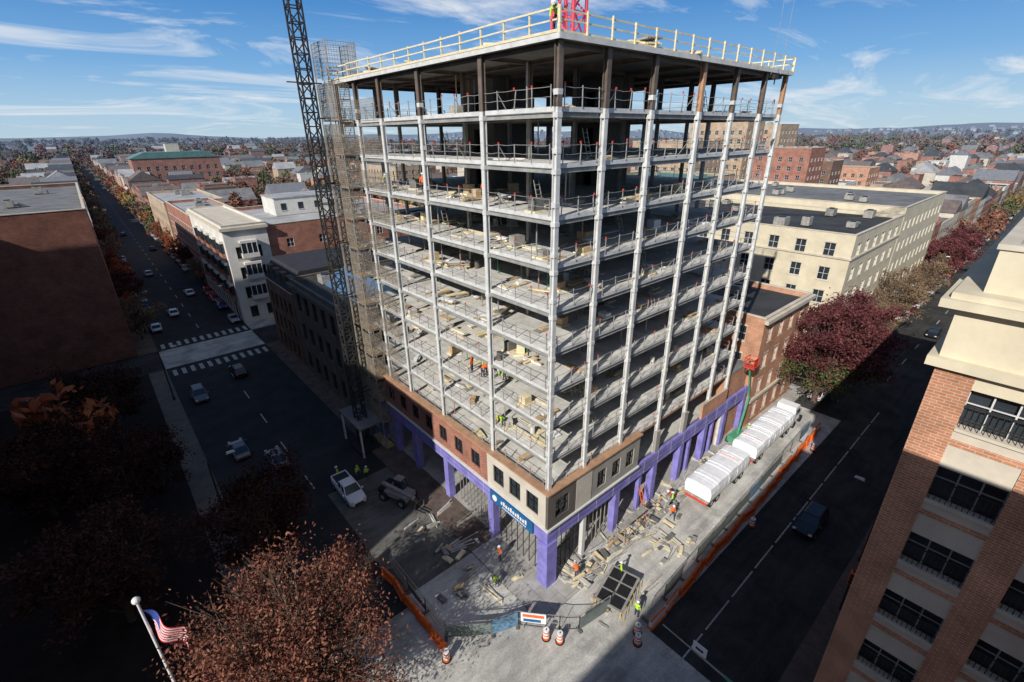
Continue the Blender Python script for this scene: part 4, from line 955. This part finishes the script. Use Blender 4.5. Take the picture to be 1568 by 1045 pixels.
for i in range(160):
    x=R2_.uniform(1,18);y=R2_.uniform(-2.6,-.9)
    if i>95: x=R2_.uniform(-8,-1.5);y=R2_.uniform(.5,14)
    if i>122: x=R2_.uniform(17,30); y=R2_.uniform(-2,-.9)
    if i>138: x=R2_.uniform(0,16); y=R2_.uniform(-6.5,-3.2)
    a=R2_.uniform(-.3,.3)+(0 if R2_.random()<.7 else hp); z=.14 if (x>-3 and y>-2.5) else .01
    if R2_.random()<.4:
        for k in range(R2_.randint(4,9)):
            l_=R2_.uniform(1,3); u=a+R2_.uniform(-.12,.12); pl.beam((x+.05*k,y+.06*k,z+.04+.02*k),(x+.05*k+l_*math.cos(u),y+.06*k+l_*math.sin(u),z+.05+.02*k),.06,R2_.choice([galv,wood,steel]))
    else:
        for k in range(R2_.randint(1,5)): pl.rbox(x,y,z+.05+.1*k,R2_.uniform(.3,1.3),R2_.uniform(.12,.5),.09,a+R2_.uniform(-.2,.2),R2_.choice([galv,wood,concd,edgec,wood2,steelg]))
pl.obj('sidewalk_material_piles')
sc=MB()
for x in (8.2,10.2,12.2):
    for y in (-2.2,-1.2): sc.beam((x,y,.13),(x,y,2.2),.05,galv)
    sc.beam((x,-2.2,2.1),(x,-1.2,2.1),.05,galv); sc.beam((x,-2.2,1.1),(x,-1.2,1.1),.04,galv)
for y in (-2.2,-1.2):
    for z in (1.1,2.1): sc.beam((8.2,y,z),(12.2,y,z),.04,galv)
    sc.beam((8.2,y,.2),(10.2,y,2.1),.03,galv);sc.beam((10.2,y,2.1),(12.2,y,.2),.03,galv)
sc.box(8.2,-2.0,2.15,12.2,-1.4,2.2,galv)
sc.obj('scaffold')
lad=MB()
for s_ in (-.22,.22): lad.beam((s_,0,0),(s_,1.1,3.6),.06,orange)
for k in range(10): lad.beam((-.22,.11*k+.08,.34*k+.2),(.22,.11*k+.08,.34*k+.2),.04,orange)
lad.obj('ladder',None,(12.8,-1.6,.13),.1)
fp=MB(); fp.cyl((0,0,0),(0,0,12),.11,white,.07,12); fp.cyl((0,0,12),(0,0,12.05),.1,white,n=12)
for i in range(8):
    a0=math.pi*i/8;a1=math.pi*(i+1)/8
    fp.cyl((0,0,12.2-.22*math.cos(a0)),(0,0,12.2-.22*math.cos(a1)),max(.001,.22*math.sin(a0)),white,max(.001,.22*math.sin(a1)),12,False)
fblue=mat('flag_blue',(.04,.07,.28),.1,3,.8); fred=mat('flag_red',(.70,.04,.05),.1,3,.8)
nx_=18
def fpnt(u,v): return (.1+u*1.9*(1-.12*v)+.1*v,.25*math.sin(u*7+v*2.5),11.4-v*1.9-u*1.5)
for j in range(13):
    for i in range(nx_):
        m_=fblue if (i<7 and j<7) else (fred if j%2==0 else white)
        fp.poly([fpnt(i/nx_,j/13),fpnt(i/nx_,(j+1)/13),fpnt((i+1)/nx_,(j+1)/13),fpnt((i+1)/nx_,j/13)],m_)
fp.obj('flagpole_with_flag',None,(-25.6,7.6,.13),-.75)
def lamp(x,y,rz,h=8):
    b=MB(); b.cyl((0,0,0),(0,0,h),.11,frame_k,.07,10); b.cyl((0,0,0),(0,0,.5),.2,frame_k,.14,10)
    b.beam((0,0,h-.1),(1.8,0,h+.3),.08,frame_k); b.hexa([(1.6,-.15,h+.2),(2.4,-.12,h+.2),(2.4,.12,h+.2),(1.6,.15,h+.2),(1.7,-.1,h+.38),(2.3,-.08,h+.36),(2.3,.08,h+.36),(1.7,.1,h+.38)],frame_w)
    b.obj('street_lamp',None,(x,y,.13),rz)
for x,y,rz in ((23,-17.6,hp),(60,-17.6,hp),(-19.6,26,0),(-19.6,60,0),(-3.4,90,math.pi),(-19.6,96,0),(96,-2.9,-hp),(130,-2.9,-hp)): lamp(x,y,rz)
ts=MB(); px,py=-.5,-18.6
ts.cyl((px,py,.13),(px,py,7),.16,grn,.12,12); ts.cyl((px,py,6.4),(px,py+3.2,6.5),.11,grn,.09,10); ts.cyl((px,py+3.2,6.5),(px,py+7.4,6.7),.06,galv,.04,10)
ts.box(px-.06,py+4.4,6.75,px+.0,py+5.3,7.5,white); ts.box(px-.065,py+4.6,7.0,px-.062,py+5.1,7.2,black)
ts.obj('traffic_sign_mast')
ts=MB(); px,py=16.2,-18.0
ts.cyl((px,py,.13),(px,py,4.6),.09,frame_k,.07,10)
ts.box(px-.2,py-.2,3.2,px+.2,py+.2,4.4,orange)
for q in range(3): ts.cyl((px-.2,py,3.45+.35*q),(px-.3,py,3.45+.35*q),.13,black,n=12)
ts.obj('traffic_signal')
# ------------------------------------------------------------ people
def worker_mesh(name,pose,vest,hat):
    if pose=='bend':
        pel=(0,0,.92);ch=(.32,0,1.18);nk=(.48,0,1.24);hd=(.62,0,1.30)
        ar=[((.38,.2,1.16),(.45,.24,.88),(.55,.2,.64)),((.38,-.2,1.16),(.47,-.24,.88),(.58,-.2,.66))]
        lg=[((0,.1,.9),(.06,.12,.48),(-.04,.13,.08),(.13,.14,.04)),((0,-.1,.9),(.1,-.12,.48),(.08,-.13,.08),(.25,-.14,.04))]
    elif pose=='walk':
        pel=(0,0,.95);ch=(.02,0,1.32);nk=(.03,0,1.48);hd=(.05,0,1.63)
        ar=[((.02,.2,1.40),(-.1,.25,1.12),(0,.27,.88)),((.02,-.2,1.40),(.12,-.25,1.13),(.3,-.24,.98))]
        lg=[((0,.1,.92),(.2,.11,.52),(.28,.11,.08),(.45,.12,.05)),((0,-.1,.92),(-.02,-.11,.5),(-.3,-.11,.14),(-.18,-.12,.05))]
    else:
        pel=(0,0,.96);ch=(0,0,1.34);nk=(0,0,1.49);hd=(.02,0,1.64)
        ar=[((0,.2,1.41),(.0,.27,1.12),(.2,.2,.98)),((0,-.2,1.41),(.02,-.27,1.12),(.06,-.28,.86))]
        lg=[((0,.1,.93),(.01,.12,.5),(0,.13,.08),(.17,.15,.04)),((0,-.1,.93),(.02,-.12,.5),(0,-.13,.08),(.17,-.15,.04))]
    v=[pel,((pel[0]+ch[0])/2,0,(pel[2]+ch[2])/2),ch,nk,hd]; e=[(0,1),(1,2),(2,3),(3,4)]; rd=[.15,.145,.17,.065,.10]
    hv=(hd[0]+(hd[0]-nk[0])*.6,0,hd[2]+(hd[2]-nk[2])*.55); v.append(hv);rd.append(.085);e.append((4,5))
    for a in ar:
        b=len(v); v+=list(a); rd+=[.075,.052,.04]; e+=[(2,b),(b,b+1),(b+1,b+2)]
        d=(Vector(a[2])-Vector(a[1])).normalized(); v.append(tuple(Vector(a[2])+d*.09)); rd.append(.035); e.append((b+2,b+3))
    for l in lg:
        b=len(v); v+=list(l); rd+=[.105,.068,.05,.045]; e+=[(0,b),(b,b+1),(b+1,b+2),(b+2,b+3)]
    me=bpy.data.meshes.new(name+'_sk'); me.from_pydata(v,e,[]); ob=bpy.data.objects.new('tmp',me); COL.objects.link(ob)
    sk=ob.modifiers.new('s','SKIN'); sk.use_smooth_shade=True
    for i,r_ in enumerate(rd): me.skin_vertices[0].data[i].radius=(r_,r_*(.72 if i in(0,1,2) else 1))
    me.skin_vertices[0].data[0].use_root=True
    ob.modifiers.new('u','SUBSURF').levels=1
    dg=bpy.context.evaluated_depsgraph_get(); dg.update(); m2=bpy.data.meshes.new_from_object(ob.evaluated_get(dg)); bpy.data.objects.remove(ob)
    m2.materials.clear()
    for m_ in (denim,vest,skin,boot,hat,black): m2.materials.append(m_)
    wr=[Vector(a[2]) for a in ar]; el_=[Vector(a[1]) for a in ar]; hdv=Vector(hd); chv=Vector(ch);pv=Vector(pel)
    for p_ in m2.polygons:
        c=p_.center
        if (c-hdv).length<.17: k=2
        elif min((c-q).length for q in wr)<.1 or min((c-(q+(q-z).normalized()*.1)).length for q,z in zip(wr,el_))<.09: k=2
        elif c.z<.16: k=3
        elif (c-pv).dot((chv-pv).normalized())>.04: k=1
        else: k=0
        p_.material_index=k
    b=MB(); up=(Vector(hv)-Vector(nk)).normalized(); t_=hdv+up*.07
    fw=Vector((1,0,0)); fw=(fw-up*fw.dot(up)).normalized(); sd_=up.cross(fw)
    for i in range(4):
        a0=i/4*hp;a1=(i+1)/4*hp; b.cyl(t_+up*.12*math.sin(a0),t_+up*.12*math.sin(a1),.125*math.cos(a0),hat,max(.004,.125*math.cos(a1)),12,False)
    b.cyl(t_-up*.005,t_+up*.012,.15,hat,.135,12); b.rbox(*(t_+fw*.15),.1,.16,.015,0,hat)
    b.cyl(hdv+fw*.10-up*.02,hdv+fw*.135-up*.035,.018,skin,.012,6)
    for s_ in(-1,1):
        b.cyl(hdv+fw*.085+sd_*.035*s_+up*.015,hdv+fw*.1+sd_*.035*s_+up*.015,.011,black,n=6); b.cyl(hdv+sd_*.10*s_-up*.01,hdv+sd_*.115*s_-up*.01,.03,skin,n=8)
    b.rbox(*(hdv+fw*.095-up*.06),.01,.05,.01,0,boot)
    for q,z in zip(wr,el_):
        d=(q-z).normalized(); sdv=d.cross(Vector((0,1,0))).normalized(); base=q+d*.1
        for i,l_ in enumerate((.07,.08,.075,.06)):
            s0=base+sdv*(i-1.5)*.019; k1=s0+d*l_*.6; k2=k1+(d*.7+Vector((.3,0,-.4)))*l_*.5; b.cyl(s0,k1,.0095,skin,.009,6); b.cyl(k1,k2,.009,skin,.007,6)
        s0=q+d*.05+sdv*-.03; b.cyl(s0,s0+d*.04+sdv*-.035,.011,skin,.009,6)
    ex=b.mesh('x',True)
    bm=bmesh.new(); bm.from_mesh(m2); mp_={}
    for i,m_ in enumerate(ex.materials):
        names=[x.name for x in m2.materials]
        if m_.name not in names: m2.materials.append(m_); names.append(m_.name)
        mp_[i]=names.index(m_.name)
    n0=len(bm.faces); bm.from_mesh(ex); bm.faces.ensure_lookup_table()
    for f in bm.faces[n0:]: f.material_index=mp_[f.material_index]; f.smooth=True
    bm.to_mesh(m2); bm.free(); m2.name=name
    return m2
WM={}
def worker(x,y,z,rz,pose='stand',vest=lime,hat=hatw):
    k=(pose,vest.name,hat.name)
    if k not in WM: WM[k]=worker_mesh('worker_%s'%pose,pose,vest,hat)
    place(WM[k],'construction_worker',(x,y,z),rz)
for a in ((-.05,.15,RF,3.6,'bend',lime,hatw),(.5,6.0,LV[1],3,'bend',lime,yellow),(1.6,9.0,LV[2],1,'stand',orange,hatw),(1.9,10.2,LV[2],4,'walk',lime,hatw),(1.1,11.2,LV[2],2,'stand',orange,yellow),(2.4,8,LV[2],3,'bend',lime,hatw),(1.2,9.8,LV[2],0,'bend',orange,hatw),
          (1.2,8.5,LV[7],1,'stand',orange,hatw),(1,17,LV[7],1,'walk',orange,hatw),(1.2,24,LV[7],4,'bend',lime,hatw),
          (-8.2,25.8,.02,3,'stand',lime,hatw),(-5.7,23.5,.02,1,'walk',lime,hatw),(-6.4,24.4,.02,5,'stand',lime,yellow),
          (16.5,-2.2,.14,2,'stand',lime,hatw),(15.0,-3.2,.02,4,'walk',orange,hatw),(17.4,-1.6,.14,3,'bend',orange,hatw),(35,-1.8,.14,1,'stand',lime,hatw),(2.2,-1.6,.14,1,'bend',orange,hatw),(-3.4,2.6,.02,3,'bend',lime,hatw),(3.2,-7.2,.02,0,'stand',lime,hatw),(5.4,-4,.02,2,'walk',lime,hatw),(-1.6,4.5,.14,3,'stand',orange,hatw)):
    worker(*a)
